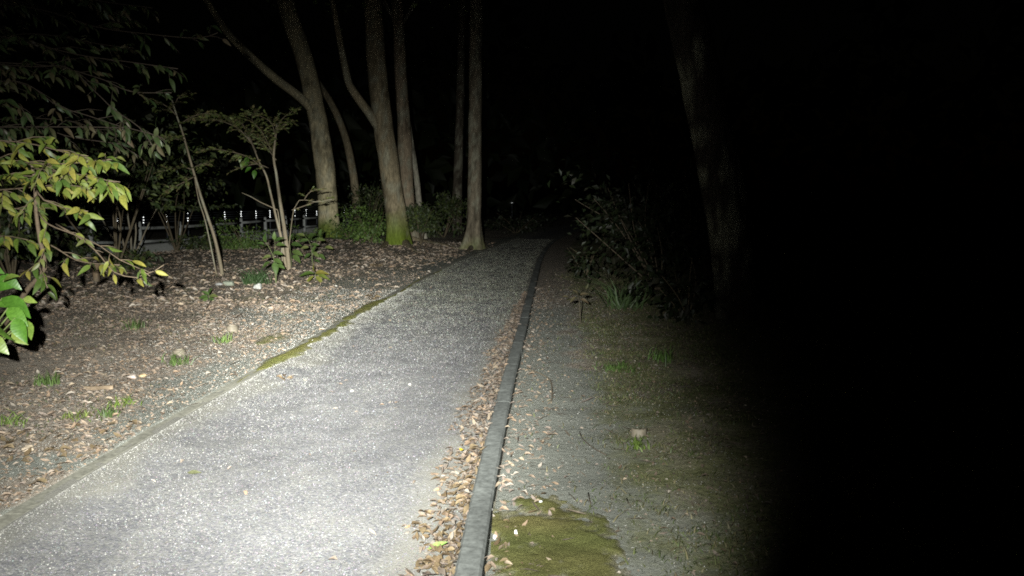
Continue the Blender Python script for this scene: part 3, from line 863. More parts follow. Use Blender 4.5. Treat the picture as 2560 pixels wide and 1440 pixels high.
posts = fence_line((-13.1, 26.0), (-10.6, 42.5), 12, -4, 17)
rf = thing('railing', 'dark steel railing far beyond the lane whose posts carry stacks of bright reflectors', 'railing', posts[0])
band_me = None
zt = [.98, .885, .79, .695]
for i, p in enumerate(posts):
    u = i / 21.0
    dz = -.03 - .10 * u - p[2] + .0
    mb = MB(); tube(mb, np.array([p - UP * .2, p + UP * .5, p + UP * (1.08 + dz)]), .032, 10, (.05, .05, .06))
    po = mb.build('post', M_STEEL, rf)
    for j, z in enumerate(zt):
        if rng.random() < .14: continue
        c = np.array([p[0], p[1], z - .03 - .10 * u]); hh = .030 + .006 * rng.random()
        tw_ = math.atan2(-p[1], -p[0]) + rng.normal(0, .10); nrm = np.array([math.cos(tw_), math.sin(tw_), 0]); sd = np.array([-nrm[1], nrm[0], 0])
        c = c + nrm * .045
        mb = MB(); V = []
        for back in (0, 1):
            for a_ in (-1, -.5, 0, .5, 1):
                for b_ in (-1, -.4, .4, 1):
                    V.append(c + sd * a_ * .042 + UP * b_ * hh - nrm * (.006 * a_ * a_ + .002 * b_ * b_ + back * .012))
        F_ = []
        for a_ in range(4):
            for b_ in range(3):
                q_ = a_ * 4 + b_
                F_ += [[q_, q_ + 4, q_ + 5, q_ + 1], [20 + q_, 20 + q_ + 1, 20 + q_ + 5, 20 + q_ + 4]]
        rim = [0, 4, 8, 12, 16, 17, 18, 19, 15, 11, 7, 3, 2, 1]
        for a_ in range(14):
            x_, y_ = rim[a_], rim[(a_ + 1) % 14]
            F_.append([x_, 20 + x_, 20 + y_, y_])
        mb.add(V, F_, (.8, .8, .8))
        mb.build('reflector', M_REFL, po)
    if i < len(posts) - 1:
        q = posts[i + 1]
        for z in zt:
            mb = MB(); a_ = np.array([p[0], p[1], z - .03 - .10 * u]); b_ = np.array([q[0], q[1], z - .03 - .10 * (u + 1 / 21.)])
            tube(mb, np.array([a_, b_]), .012, 6, (.05, .05, .06)); mb.build('rail', M_STEEL, rf)
# far glint and two pale posts down the path
p = at(1280, 507, 44.0)
mk = thing('marker_post', 'thin stake with a small bright reflector plate far down the path', 'marker', (p[0], p[1], 0))
mb = MB(); tube(mb, np.array([[p[0], p[1] + .03, -.05], [p[0], p[1] + .03, p[2] + .08]]), .025, 8, (.2, .2, .2)); mb.build('stake', M_STEEL, mk)
mb = MB(); tube(mb, np.array([[p[0] - .13, p[1] - .02, p[2]], [p[0] - .05, p[1] - .02, p[2]], [p[0] + .05, p[1] - .02, p[2]], [p[0] + .13, p[1] - .02, p[2]]]), [.03, .06, .06, .03], 10, (.8, .8, .8)); mb.build('reflector', M_REFL, mk)
# ------------------------------------------------------------------ sprays of leaves on branches
def spray(path, r0, r1, stem, col, step=.16, twig=.35, leaf=.12, lgap=.5, droop=.25, facing=.4, taper=True, start=.1, ratio=1.0, twig_r=.004, tipleaf=True, up=.15, vsd=.22):
    """adds a branch with alternate twigs to the stem mesh; returns leaf records P, D, N, L"""
    P = resample(path, .08)
    tube(stem, P, r0 + (r1 - r0) * np.linspace(0, 1, len(P)), 7, col)
    seg = np.linalg.norm(np.diff(P, axis=0), axis=1); s = np.concatenate([[0], np.cumsum(seg)]); Lt = s[-1]
    out = []
    q = Lt * start; sg = 1
    def leaves_on(a_, d_, ln, side):
        m_ = max(1, int(ln / (leaf * lgap)))
        for i in range(m_):
            if rng.random() > ratio: continue
            f_ = (i + .6) / m_
            sd = 1 if i % 2 else -1
            lat = np.cross(d_, np.array([0, 0, 1.])); lat /= np.linalg.norm(lat) + 1e-6
            dd = d_ * (.55 + .3 * rng.random()) + lat * sd * (.2 + .7 * rng.random()) + np.array([0, 0, -droop * (.5 + rng.random())])
            nn = np.array([0, 0, 1.]) + rng.normal(0, .55, 3) + np.array([0, -facing, 0])
            out.append((a_ + d_ * ln * f_ - np.array([0, 0, .10 * ln * f_ * f_]), dd, nn, leaf * (.7 + .55 * rng.random())))
    while q < Lt:
        i = min(len(P) - 2, int(np.searchsorted(s, q)))
        tdir = P[min(i + 1, len(P) - 1)] - P[max(i - 1, 0)]; tdir /= np.linalg.norm(tdir)
        lat = np.cross(tdir, np.array([0, 0, 1.])); lat /= np.linalg.norm(lat) + 1e-6
        d_ = tdir * (.5 + .4 * rng.random()) + lat * sg * (.5 + .4 * rng.random()) + np.array([0, 0, 1.]) * rng.normal(up - droop * .6, vsd)
        d_ /= np.linalg.norm(d_)
        ln = twig * (.5 + .7 * rng.random()) * ((1 - .55 * q / Lt) if taper else 1)
        e = P[i] + d_ * ln
        tube(stem, np.array([P[i], (P[i] + e) / 2 + np.array([0, 0, .02 * ln]), e - np.array([0, 0, .10 * ln])]), [twig_r, twig_r * .7, twig_r * .35], 4, col)
        leaves_on(P[i], d_, ln, sg)
        q += step * (.6 + .8 * rng.random()); sg = -sg
    if tipleaf:
        d_ = P[-1] - P[-3]; d_ /= np.linalg.norm(d_)
        leaves_on(P[-1] - d_ * .25, d_, .28, 1)
    if not out: return np.zeros((0, 3)), np.zeros((0, 3)), np.zeros((0, 3)), np.zeros(0)
    A = list(zip(*out))
    return np.array(A[0]), np.array(A[1]), np.array(A[2]), np.array(A[3])
def catrec(rs): return tuple(np.concatenate(q) for q in zip(*rs))
def rec_cols(n, cols): return np.array(cols)[rng.integers(0, len(cols), n)] * (.65 + .7 * rng.random((n, 1)))
def size_in_view(P, L):
    dep = P[:, 1] * _c - (P[:, 2] - 1.5) * _s
    px = 1280 + P[:, 0] / dep * F_PX; py = 720 - (P[:, 1] * _s + (P[:, 2] - 1.5) * _c) / dep * F_PX
    return np.where((px > -10) & (px < 2570) & (py > -10) & (py < 1450) & (dep > .5), L / dep, 0)
def leaves_as_parts(rec, parent, meshes, most, shapes, cols, stuff_mat):
    P, D, N, L = rec
    s = size_in_view(P, L)
    order = np.argsort(-s); pick = order[:most]; pick = pick[s[pick] > 0]
    Mx = rotm(D, N)
    for i in pick:
        inst('leaf', meshes[int(rng.integers(0, len(meshes)))], world_m(Mx[i], P[i], L[i]), parent)
    rest = np.setdiff1d(np.arange(len(P)), pick)
    if len(rest):
        V, f, C = bake((P[rest], D[rest], N[rest], L[rest], rec_cols(len(rest), cols)), shapes)
        o = obj('foliage', V, f, stuff_mat, parent, C); o['kind'] = 'stuff'

def pa(lst): return [at(a_, b_, y_) for a_, b_, y_ in lst]
BR = (.10, .075, .05)
# yellow-green shrub leaning in from the left
root = np.array([-4.55, 6.6, float(H(-4.55, 6.6))])
sh = thing('shrub', 'leafy shrub with yellowish green leaves leaning in over the ground from the left edge', 'shrub', root)
st = MB(); rs = []
SY = 5.7
tube(st, resample([root - UP * .05] + pa([(40, 770, 6.4), (75, 715, 6.3), (112, 670, 6.2), (100, 600, 6.1), (90, 530, 6.0), (88, 470, 5.9), (80, 410, 5.8)]), .1), np.linspace(.028, .010, len(resample([root - UP * .05] + pa([(40, 770, 6.4), (75, 715, 6.3), (112, 670, 6.2), (100, 600, 6.1), (90, 530, 6.0), (88, 470, 5.9), (80, 410, 5.8)]), .1))), 8, BR)
for pts, kw in [
    ([(-90, 350, 5.9), (10, 352, 5.7), (90, 362, 5.6), (160, 380, 5.5), (220, 390, 5.4)], dict(step=.13, twig=.30)),
    ([(-80, 400, 5.9), (40, 405, 5.7), (130, 410, 5.5), (220, 405, 5.4), (285, 398, 5.3)], dict(step=.11, twig=.26)),
    ([(-60, 440, 6), (70, 440, 5.8), (160, 448, 5.6), (240, 448, 5.5), (300, 455, 5.4)], dict(step=.11, twig=.24)),
    ([(-70, 480, 6.1), (60, 470, 5.9), (150, 462, 5.7), (230, 470, 5.6)], dict(step=.15, twig=.28)),
    ([(80, 420, 5.8), (150, 430, 5.5), (220, 440, 5.3), (270, 452, 5.2), (300, 475, 5.2)], dict(step=.10, twig=.16)),
    ([(88, 470, 5.9), (110, 500, 5.8), (160, 520, 5.8), (220, 528, 5.7)], dict(step=.2, twig=.25, ratio=.7)),
    ([(95, 530, 6.0), (120, 560, 5.9), (190, 588, 5.8), (250, 615, 5.7), (300, 650, 5.6), (350, 672, 5.6), (375, 690, 5.5)], dict(step=.26, twig=.22, ratio=.6, tipleaf=False, leaf=.10)),
    ([(140, 560, 5.9), (215, 605, 5.8), (255, 645, 5.7), (285, 680, 5.6), (340, 694, 5.6), (385, 678, 5.6), (410, 662, 5.6)], dict(step=.3, twig=.12, ratio=.6, tipleaf=False, leaf=.09)),
    ([(100, 600, 6.1), (140, 620, 6), (190, 650, 5.9), (250, 660, 5.8), (300, 662, 5.7)], dict(step=.22, twig=.2, ratio=.8, leaf=.10)),
    ([(105, 640, 6.1), (95, 660, 6.0), (110, 690, 5.9), (118, 720, 5.8)], dict(step=.18, twig=.15, ratio=.8, leaf=.11)),
    ([(-80, 520, 6.2), (20, 520, 6.1), (100, 530, 6.0)], dict(step=.2, twig=.3, ratio=.6)),
    ([(-80, 600, 6.3), (10, 590, 6.2), (70, 600, 6.1)], dict(step=.25, twig=.3, ratio=.5))]:
    k = dict(leaf=.098, droop=.35, facing=.45, lgap=.34, vsd=.36); k.update(kw)
    k['step'] = k.get('step', .16) * .66
    rs.append(spray(pa(pts), .0065, .0025, st, BR, **k))
st.build('stem', M_STEM, sh)
YEL_ME = [make_mesh('leaf', tv, tf, M_YEL) for tv, tf in FINE]
leaves_as_parts(catrec(rs), sh, YEL_ME, 290, FINE, [(.05, .075, .02), (.08, .09, .025)], M_FOL)

# tall tree overhanging the upper left, its trunk beyond the edge of view
root = np.array([-6.4, 7.4, float(H(-6.4, 7.4))])
ot = thing('overhanging_tree', 'tree beyond the left edge whose drooping dim branches fill the upper left', 'tree', root)
mb = MB(); limb(mb, [root - UP * .1, root + np.array([.05, 0, 1.5]), root + np.array([.2, -.1, 3.2]), root + np.array([.3, -.1, 5.2])], .16, .09, bark_col(B2, 0, 31), 14, 31, .4)
mb.build('trunk', M_BARK, ot)
st = MB(); rs = []
for pts, kw in [
    ([(-150, 60, 7.4), (60, 110, 7.0), (200, 135, 6.8), (330, 155, 6.6), (440, 172, 6.5)], {}),
    ([(-150, -20, 7.6), (100, 30, 7.2), (250, 62, 7.0), (380, 86, 6.8), (490, 95, 6.7), (548, 82, 6.6)], dict(twig=.35, leaf=.085, ratio=.6, tipleaf=False)),
    ([(-150, 150, 7.2), (60, 175, 6.8), (160, 195, 6.6), (230, 228, 6.4), (300, 275, 6.3), (350, 318, 6.2), (385, 368, 6.1)], dict(step=.15, twig=.35)),
    ([(-100, 210, 7), (60, 230, 6.7), (140, 262, 6.5), (220, 290, 6.4), (300, 320, 6.3)], dict(ratio=.6)),
    ([(60, 160, 7.0), (220, 190, 6.7), (330, 205, 6.6), (420, 232, 6.5)], dict(leaf=.085, ratio=.7)),
    ([(-150, 250, 6.8), (-20, 250, 6.5), (40, 270, 6.3), (70, 305, 6.2)], dict(leaf=.16, twig=.3, step=.12)),
    ([(330, 320, 6.2), (365, 350, 6.1), (388, 375, 6.1)], dict(step=.08, twig=.18, droop=.7)),
    ([(-150, -120, 7.8), (60, -60, 7.4), (220, -20, 7.2), (380, 20, 7.0)], {}),
    ([(-100, 90, 8.5), (100, 100, 8.3), (250, 110, 8.1), (340, 120, 8.0)], {}),
    ([(-100, 0, 8.5), (150, 10, 8.3), (320, 45, 8.1)], {}),
    ([(-150, 340, 7.4), (60, 320, 7.2), (180, 340, 7.0), (280, 360, 6.9)], dict(ratio=.6)),
    ([(-150, 300, 8.4), (100, 290, 8.2), (220, 330, 8.0), (340, 385, 7.8)], dict(ratio=.6))]:
    k = dict(step=.13, twig=.44, leaf=.088, droop=.35, facing=.25, ratio=.85, lgap=.42, vsd=.34, twig_r=.0025); k.update(kw)
    k['leaf'] = min(k['leaf'], .11)
    q0 = root + np.array([.25, -.1, min(5.1, max(1.8, at(*pts[0])[2]))])
    pts = [(a_ + rng.normal(0, 10), b_ + (rng.normal(0, 16) if 0 < n_ < 3 else 0), y_) for n_, (a_, b_, y_) in enumerate(pts)]
    rs.append(spray([q0] + pa(pts), .007, .003, st, (.035, .027, .02), **k))
st.build('branches', M_STEM, ot)['kind'] = 'stuff'
GRN_ME = [make_mesh('leaf', tv, tf, M_GRN) for tv, tf in FINE]
leaves_as_parts(catrec(rs), ot, GRN_ME, 290, FINE, [(.02, .033, .012), (.03, .038, .014), (.04, .034, .018)], M_FOL)

# broad-leaved plant in the lower left corner
root = np.array([-3.75, 5.0, float(H(-3.75, 5.0))])
bp = thing('broadleaf_plant', 'plant with large bright green oval leaves at the left edge, nearest of the plants', 'plant', root)
BRO = [leaf_shape(6, .26, .3, .28, 1.0, .3), leaf_shape(6, .29, .2, .4, .95, -.3), leaf_shape(6, .24, .4, .2, 1.0, .5)]
BRO_ME = [make_mesh('leaf', tv, tf, M_BROAD) for tv, tf in BRO]
for k_, (bx, by, y_, ex, ey, ln) in enumerate([(-40, 720, 4.3, 66, 706, .25), (-50, 760, 4.2, 50, 752, .24), (5, 745, 4.3, 108, 785, .27), (20, 770, 4.2, 82, 822, .22),
                               (-60, 790, 4.1, 22, 806, .2), (38, 795, 4.1, 62, 862, .22), (-10, 800, 4.0, 12, 880, .20), (55, 800, 4.25, 100, 850, .18), (-45, 660, 4.4, 40, 690, .2),
                               (-30, 840, 3.95, 25, 890, .2), (-70, 700, 4.3, -10, 655, .2), (10, 700, 4.4, 60, 660, .14), (60, 745, 4.4, 120, 765, .13), (30, 830, 4.2, 92, 900, .15), (0, 690, 4.6, 75, 735, .2), (20, 790, 4.6, 95, 800, .2)]):
    y_ += .85; ln *= .80
    a_ = at(bx, by, y_); e = at(ex, ey, y_ - .08)
    d_ = e - a_
    st = MB(); mid = (root + a_) / 2 + np.array([0, 0, .06])
    tube(st, resample([root + np.array([rng.normal(0, .03), rng.normal(0, .03), -.02]), mid, a_], .06), .0045, 6, (.10, .13, .04)); st.build('stalk', M_STEM, bp)
    nn = np.array([[rng.normal(0, .55), -.75 + rng.normal(0, .3), .75]])
    Mx = rotm(d_[None], nn)[0]
    inst('leaf', BRO_ME[int(rng.integers(0, 3))], world_m(Mx, a_, ln), bp)

# ------------------------------------------------------------------ saplings
def sapling(label, root_px, stems, crowns, leaf=.055, stem_col=(.21, .175, .12), cols=GREENS, extra=()):
    g = G(*root_px)
    t_ = thing('sapling', label, 'sapling', g)
    for pts, w0, w1 in stems:
        q = [np.array([*at(pts[0][0], pts[0][1], g[1])[:2], g[2] - .05])] + [at(a_, b_, g[1] + dy) for a_, b_, dy in [(p[0], p[1], (p[2] if len(p) > 2 else 0)) for p in pts[1:]]]
        mb = MB(); limb(mb, q, w0 * .5 * g[1] / F_PX, w1 * .5 * g[1] / F_PX, bark_col(stem_col, 0, int(root_px[0])), 9, int(root_px[0]) % 13, .12, step=.1)
        mb.build('stem', M_STEM, t_)
    st = MB(); rs = []
    for pts, kw in crowns:
        k = dict(step=.05, twig=.36, leaf=leaf * 1.25, lgap=.30, droop=.15, facing=.8, twig_r=.003, vsd=.42); k.update(kw)
        rs.append(spray([at(a_, b_, g[1] + dy) for a_, b_, dy in pts], .011, .003, st, (.16, .13, .09), **k))
    o = st.build('twigs', M_STEM, t_); o['kind'] = 'stuff'
    P, D, N, L = catrec(rs)
    V, f, C = bake((P, D, N, L, rec_cols(len(P), cols)), SMALL)
    o = obj('foliage', V, f, M_FOL, t_, C); o['kind'] = 'stuff'
    for ex in extra:
        q = at(ex[0], ex[1], g[1] - .15)
        inst('leaf', BRO_ME[ex[2] % 3], world_m(rotm(np.array([[rng.normal(0, .5), -.3, -.5]]), np.array([[rng.normal(0, .3), -.9, .4]]))[0], q, ex[3]), t_)
    return t_
SAPC = [(.10, .13, .04), (.13, .15, .045), (.15, .13, .06), (.09, .11, .045)]
sapling('twin-stemmed sapling with flat feathery layers of small leaves, in front of the mossy forked tree', (722, 672),
        [([(723, 672), (716, 610), (706, 540), (698, 490), (690, 430), (684, 395), (688, 350, .1), (692, 310, .2)], 11, 4),
         ([(716, 672), (704, 600), (692, 550), (678, 490), (666, 440), (648, 405), (630, 360), (612, 330)], 7.5, 3),
         ([(703, 520), (694, 525), (672, 515), (650, 505), (628, 492), (605, 482)], 3.5, 1.5),
         ([(712, 545), (735, 522), (762, 500), (790, 505), (830, 498)], 3, 1.2)],
        [([(630, 360, 0), (600, 325, -.2), (560, 305, -.4), (520, 300, -.5), (470, 300, -.6)], {}),
         ([(640, 380, 0), (620, 335, .2), (600, 305, .3), (560, 290, .5)], {}),
         ([(688, 350, .1), (680, 310, -.3), (650, 290, -.5), (610, 285, -.8)], {}),
         ([(688, 345, .1), (700, 305, .1), (720, 285, 0), (742, 272, -.1)], dict(twig=.22)),
         ([(690, 330, .1), (710, 310, .5), (735, 300, .7)], dict(twig=.25)),
         ([(660, 425, 0), (625, 395, -.3), (580, 380, -.5), (530, 372, -.7), (500, 376, -.8)], dict(twig=.24)),
         ([(690, 400, 0), (660, 360, .4), (640, 340, .6), (620, 330, .9)], {}),
         ([(672, 420, 0), (640, 410, -.3), (600, 420, -.5), (575, 428, -.6)], dict(twig=.16, step=.14)),
         ([(760, 500, 0), (775, 480, -.1), (805, 470, -.1)], dict(twig=.15, step=.12, leaf=.08)),
         ([(730, 525, 0), (760, 515, 0), (800, 500, 0), (825, 492, 0)], dict(twig=.16, step=.12, leaf=.08)),
         ([(680, 380, 0), (655, 330, -.5), (630, 300, -.8), (640, 275, -1)], {})], cols=SAPC,
        extra=[(618, 392, 0, .20), (610, 402, 1, .17), (628, 418, 2, .16), (637, 425, 0, .18), (600, 388, 1, .14)])
sapling('single-stemmed sapling leaning left, pale thin trunk left of the twin-stemmed one', (556, 686),
        [([(556, 686), (548, 645), (535, 590), (520, 545), (502, 490), (484, 430), (470, 380), (456, 330), (442, 290), (430, 250)], 9, 3.5),
         ([(540, 640), (515, 560), (498, 505), (487, 450)], 4, 2)],
        [([(442, 290, 0), (420, 268, -.2), (395, 255, -.3), (370, 250, -.4)], dict(twig=.3)),
         ([(450, 310, 0), (480, 292, -.2), (510, 284, -.3), (545, 286, -.4)], dict(twig=.25)),
         ([(436, 262, 0), (450, 240, .2), (480, 232, .3)], dict(twig=.25)),
         ([(482, 425, 0), (450, 415, -.2), (420, 425, -.3), (390, 430, -.4)], dict(twig=.26)),
         ([(482, 420, 0), (505, 410, -.2), (530, 412, -.3)], dict(twig=.18)),
         ([(462, 350, 0), (440, 348, -.3), (410, 345, -.5)], dict(twig=.2)),
         ([(488, 440, 0), (470, 450, -.2), (440, 465, -.4), (410, 480, -.5)], dict(twig=.25))], leaf=.06, cols=SAPC)

# ------------------------------------------------------------------ bushes and low plants
def bush(label, px_, py_, w, h, n, leaf, cols=GREENS, Y=None, stems=7, cat='bush', name='bush', lean=0., gap=.0, stem_col=(.10, .08, .05), hollow=.35, sz=.55):
    """w,h in metres: stems fan from the root, leaf clumps fill an uneven ellipsoid above"""
    g = G(px_, py_)
    if Y is not None:
        q = at(px_, py_, Y); g = np.array([q[0], Y, float(H(q[0], Y))])
    t_ = thing(name, label, cat, g)
    ends = []
    st = MB()
    for i in range(stems):
        a_ = rng.random() * 6.28; r_ = w * .5 * (.35 + .65 * rng.random())
        e = g + np.array([math.cos(a_) * r_ + lean * h, math.sin(a_) * r_ * .8, h * (.45 + .5 * rng.random())])
        m1 = g + (e - g) * .5 + rng.normal(0, .06 * h, 3) + np.array([0, 0, .06 * h])
        P = resample([g - UP * .04, m1, e], .12)
        tube(st, P, np.linspace(.006 + .006 * h, .003, len(P)), 6, stem_col); ends.append(P)
    o = st.build('stem', M_STEM, t_)
    cl = []
    for P in ends:
        for _ in range(4):
            c = P[int(len(P) * (hollow + (1 - hollow) * rng.random())) - 1]
            cl.append(c + rng.normal(0, 1, 3) * np.array([w * .14, w * .12, h * .12]))
    cl = np.array(cl)
    k = rng.integers(0, len(cl), n)
    P = cl[k] + rng.normal(0, 1, (n, 3)) * np.array([w, w * .8, h]) * .075
    P[:, 2] = np.maximum(P[:, 2], H(P[:, 0], P[:, 1]) + .03 + gap)
    out = P - (g + np.array([0, 0, h * .4])); out /= np.linalg.norm(out, axis=1)[:, None] + 1e-6
    D = out * .6 + rng.normal(0, .5, (n, 3)); D[:, 2] -= .3
    N = rng.normal(0, .45, (n, 3)) + np.array([0, -.35, .9])
    L = leaf * (.6 + .8 * rng.random(n))
    V, f, C = bake((P, D, N, L, rec_cols(n, cols)), SMALL)
    o = obj('foliage', V, f, M_FOL, t_, C); o['kind'] = 'stuff'
    return t_
LG = [(.07, .12, .025), (.09, .14, .03), (.06, .10, .03)]
bush('low green bush between the leaning sapling and the twin-stemmed one', 610, 622, 2.0, .85, 1500, .07, LG)
bush('green bush at the mossy foot of the thick trunk, on its left', 925, 606, 1.7, 1.2, 1300, .09, LG)
bush('dark bush behind the green one, between the slender tree and the thick trunk', 925, 590, 2.2, 2.0, 1500, .10, DK, Y=29)
bush('small dark evergreen shrub in front of the paired trunks', 1052, 612, 1.3, 1.4, 1500, .10, DK, hollow=.7, gap=.45, stems=5)
bush('dark thicket between the thin pale trunk and the flared tree', 1110, 602, 2.6, 1.9, 1600, .12, DK, Y=28.5)
bush('low bush right at the foot of the mossy forked tree', 872, 596, 1.4, .7, 700, .08, LG)
bush('green undergrowth bush under the fence reflectors, left of the mossy forked tree', 765, 600, 1.6, .45, 700, .08, LG)
bush('dim bush behind the leaning sapling, in front of the fence', 505, 615, 2.0, .55, 700, .09, DK, Y=21)
bush('dark tall bare-footed bush behind the yellow-green shrub', 290, 640, 2.8, 3.0, 1300, .12, DK, Y=15, stems=7, gap=1.2, hollow=.6)
bush('dark bush at the left edge behind the yellow-green shrub', 30, 690, 2.2, 2.4, 1300, .12, DK, Y=12, stems=9, gap=.5)
bush('dark low bush far left in front of the lane', 130, 610, 2.6, .7, 900, .12, DK, Y=17.5)
bush('tall dim bare-footed bush whose leaves rise above the low fence', 440, 600, 3.0, 3.0, 1300, .10, DK, Y=21.5, stems=7, gap=1.15, hollow=.6)
bush('dim shrub right of the path with glossy drooping leaves', 1650, 725, 1.7, 1.8, 1300, .10, DKR, lean=-.34, hollow=.55, stems=9, stem_col=(.10, .08, .055))
bush('dark shrub behind the glossy one right of the path', 1700, 690, 2.4, 2.4, 1200, .13, DKR, Y=16.5, stems=8)
bush('dim bush right of the path beyond the kerb end', 1520, 640, 2.2, 1.3, 900, .12, DKR, Y=21)
bush('small dark plant low beside the kerb, in front of the glossy shrub', 1462, 695, .7, .75, 260, .10, DKR, stems=6)
bush('dark plant at the foot of the large dark leaning tree', 1720, 790, 1.2, .8, 300, .12, DKR, stems=6)
bush('dim undergrowth at the bend of the path', 1290, 588, 3.0, 1.1, 700, .13, DKR, Y=33)

# multi-stemmed shrub of bare fanning canes by the fence
def canes(label, g, fans, name='cane_shrub', col=(.26, .22, .16)):
    t_ = thing(name, label, 'shrub', g)
    for pts, w0 in fans:
        mb = MB(); P = resample([g + np.array([rng.normal(0, .04), rng.normal(0, .04), -.05])] + pts, .12)
        tube(mb, P, np.linspace(w0, w0 * .5, len(P)), 7, bark_col(col, 0, 3)); mb.build('stem', M_STEM, t_)
    return t_
g = G(325, 650); Yc = g[1]
canes('shrub of several bare pale stems fanning up in front of the low fence', g,
      [([at(a_, b_, Yc + d_) for a_, b_, d_ in L_], w) for L_, w in [
          ([(300, 622, 0), (278, 590, 0), (262, 560, 0), (240, 520, .2)], .022), ([(312, 620, 0), (302, 585, 0), (290, 550, 0), (276, 500, .1)], .026),
          ([(328, 618, 0), (326, 580, 0), (320, 545, 0), (318, 480, .2)], .024), ([(336, 618, 0), (340, 580, .1), (338, 540, .1), (345, 490, .3)], .022),
          ([(345, 620, 0), (358, 590, 0), (372, 560, 0), (392, 520, .1)], .02)]])
bush('leafy growth at the foot of the fanning bare stems', 345, 668, 1.2, .5, 500, .10, DK)

# pale short stake standing left
g = G(242, 702)
mb = MB(); tube(mb, np.array([g - UP * .1, g + UP * .1, g + UP * .27, g + UP * .285]), [.058, .056, .055, .04], 12, bark_col((.22, .16, .10), 0, 2))
prop(mb.build('stake', M_STEM, loc=g), 'short brown stake standing in the dark litter under the arching twigs', 'stake')

DARK_ME = [make_mesh('leaf', tv, tf, rand_leaf_mat('dark_leaf', [(0, (.05, .055, .025)), (1, (.09, .065, .04))], .45, .4, .1)) for tv, tf in FINE]
SEED_ME = [make_mesh('leaf', tv, tf, M_SEED) for tv, tf in BRO]
# seedlings with a few broad leaves
def seedling(label, px_, py_, stems, leaves, cat='seedling', name='seedling', mesh=SEED_ME, col=(.10, .12, .05)):
    g = G(px_, py_)
    t_ = thing(name, label, cat, g)
    for pts, w in stems:
        st = MB(); P = resample([g - UP * .03] + [at(a_, b_, g[1]) for a_, b_ in pts], .06)
        tube(st, P, np.linspace(w, w * .5, len(P)), 6, col); st.build('stem', M_STEM, t_)
    for lx_, ly_, dx, dz, ln in leaves:
        q = at(lx_, ly_, g[1] - .03)
        inst('leaf', mesh[int(rng.integers(0, len(mesh)))], world_m(rotm(np.array([[dx, -.35, dz]]), np.array([[rng.normal(0, .2), -.7, .8]]))[0], q, ln), t_)
    return t_
seedling('upright seedling with narrow pale tip leaves, at the foot of the twin-stemmed sapling', 690, 712,
         [([(690, 680), (684, 645), (676, 625), (664, 604)], .008), ([(684, 645), (688, 620), (686, 598)], .006)],
         [(664, 606, -.1, .9, .15), (686, 600, .1, .9, .14), (688, 604, .6, .5, .16), (690, 612, .8, .2, .15), (660, 610, -.7, .2, .12), (682, 632, 1, 0, .18), (684, 648, .8, -.2, .17), (678, 640, -.8, -.1, .15),
          (686, 655, .2, -.6, .22), (676, 655, -.8, -.3, .16), (690, 662, .9, -.2, .17)])
seedling('bushy broad-leaved seedling right of the twin-stemmed sapling', 782, 660,
         [([(780, 640), (776, 610), (762, 590)], .008), ([(780, 635), (792, 605), (800, 592)], .007), ([(780, 640), (800, 625), (815, 618)], .005)],
         [(762, 590, -.6, .3, .18), (770, 592, .5, .4, .18), (776, 612, .9, .1, .2), (772, 618, -.9, 0, .18), (792, 600, .8, .2, .18), (800, 590, .1, .6, .16), (812, 618, .9, 0, .2), (782, 630, .7, -.4, .18),
          (776, 634, -.6, -.4, .18), (796, 636, .8, -.3, .18), (786, 650, .9, -.1, .14), (770, 600, -.8, -.1, .2), (790, 615, -.3, -.5, .18)])
seedling('seedling with drooping strap leaves in front of the bushy seedling', 790, 705,
         [([(790, 695), (788, 680)], .006)], [(788, 684, .7, .2, .25), (786, 684, -.8, .1, .24), (790, 690, .6, -.5, .2), (785, 690, -.5, -.4, .2), (788, 680, -.2, .6, .16), (792, 685, 1, -.1, .22)], mesh=YEL_ME)
seedling('broad-leaved young plant close behind the stem foot of the twin-stemmed sapling', 728, 668,
         [([(728, 650), (726, 625), (724, 600)], .007)], [(724, 602, .3, .7, .16), (722, 604, -.7, .3, .2), (728, 610, .9, .1, .22), (730, 628, .9, -.2, .26), (722, 630, -.8, -.1, .22), (732, 638, .7, -.4, .22), (720, 642, -.7, -.4, .18)])
seedling('small bright green seedling in the leaf litter below the leaning sapling', 525, 752,
         [([(524, 745), (522, 735)], .006)], [(522, 735, .3, .8, .10), (522, 737, -.6, .5, .11), (524, 740, .9, .2, .12), (520, 742, -.9, .1, .12), (524, 745, .6, -.3, .1), (521, 745, -.5, -.3, .1)])
seedling('slim dark seedling with a few small leaves right of the kerb, before the glossy shrub', 1452, 812,
         [([(1450, 780), (1448, 752), (1443, 735)], .006), ([(1448, 752), (1458, 738), (1466, 722)], .004), ([(1448, 752), (1434, 748), (1415, 742)], .003)],
         [(1443, 735, -.3, .5, .08), (1450, 738, .6, .3, .1), (1464, 722, .3, .6, .07), (1436, 748, -.8, 0, .1), (1420, 742, -.8, .2, .07), (1452, 748, .8, -.2, .1), (1440, 742, -.6, -.4, .1)], mesh=DARK_ME, col=(.06, .05, .035))

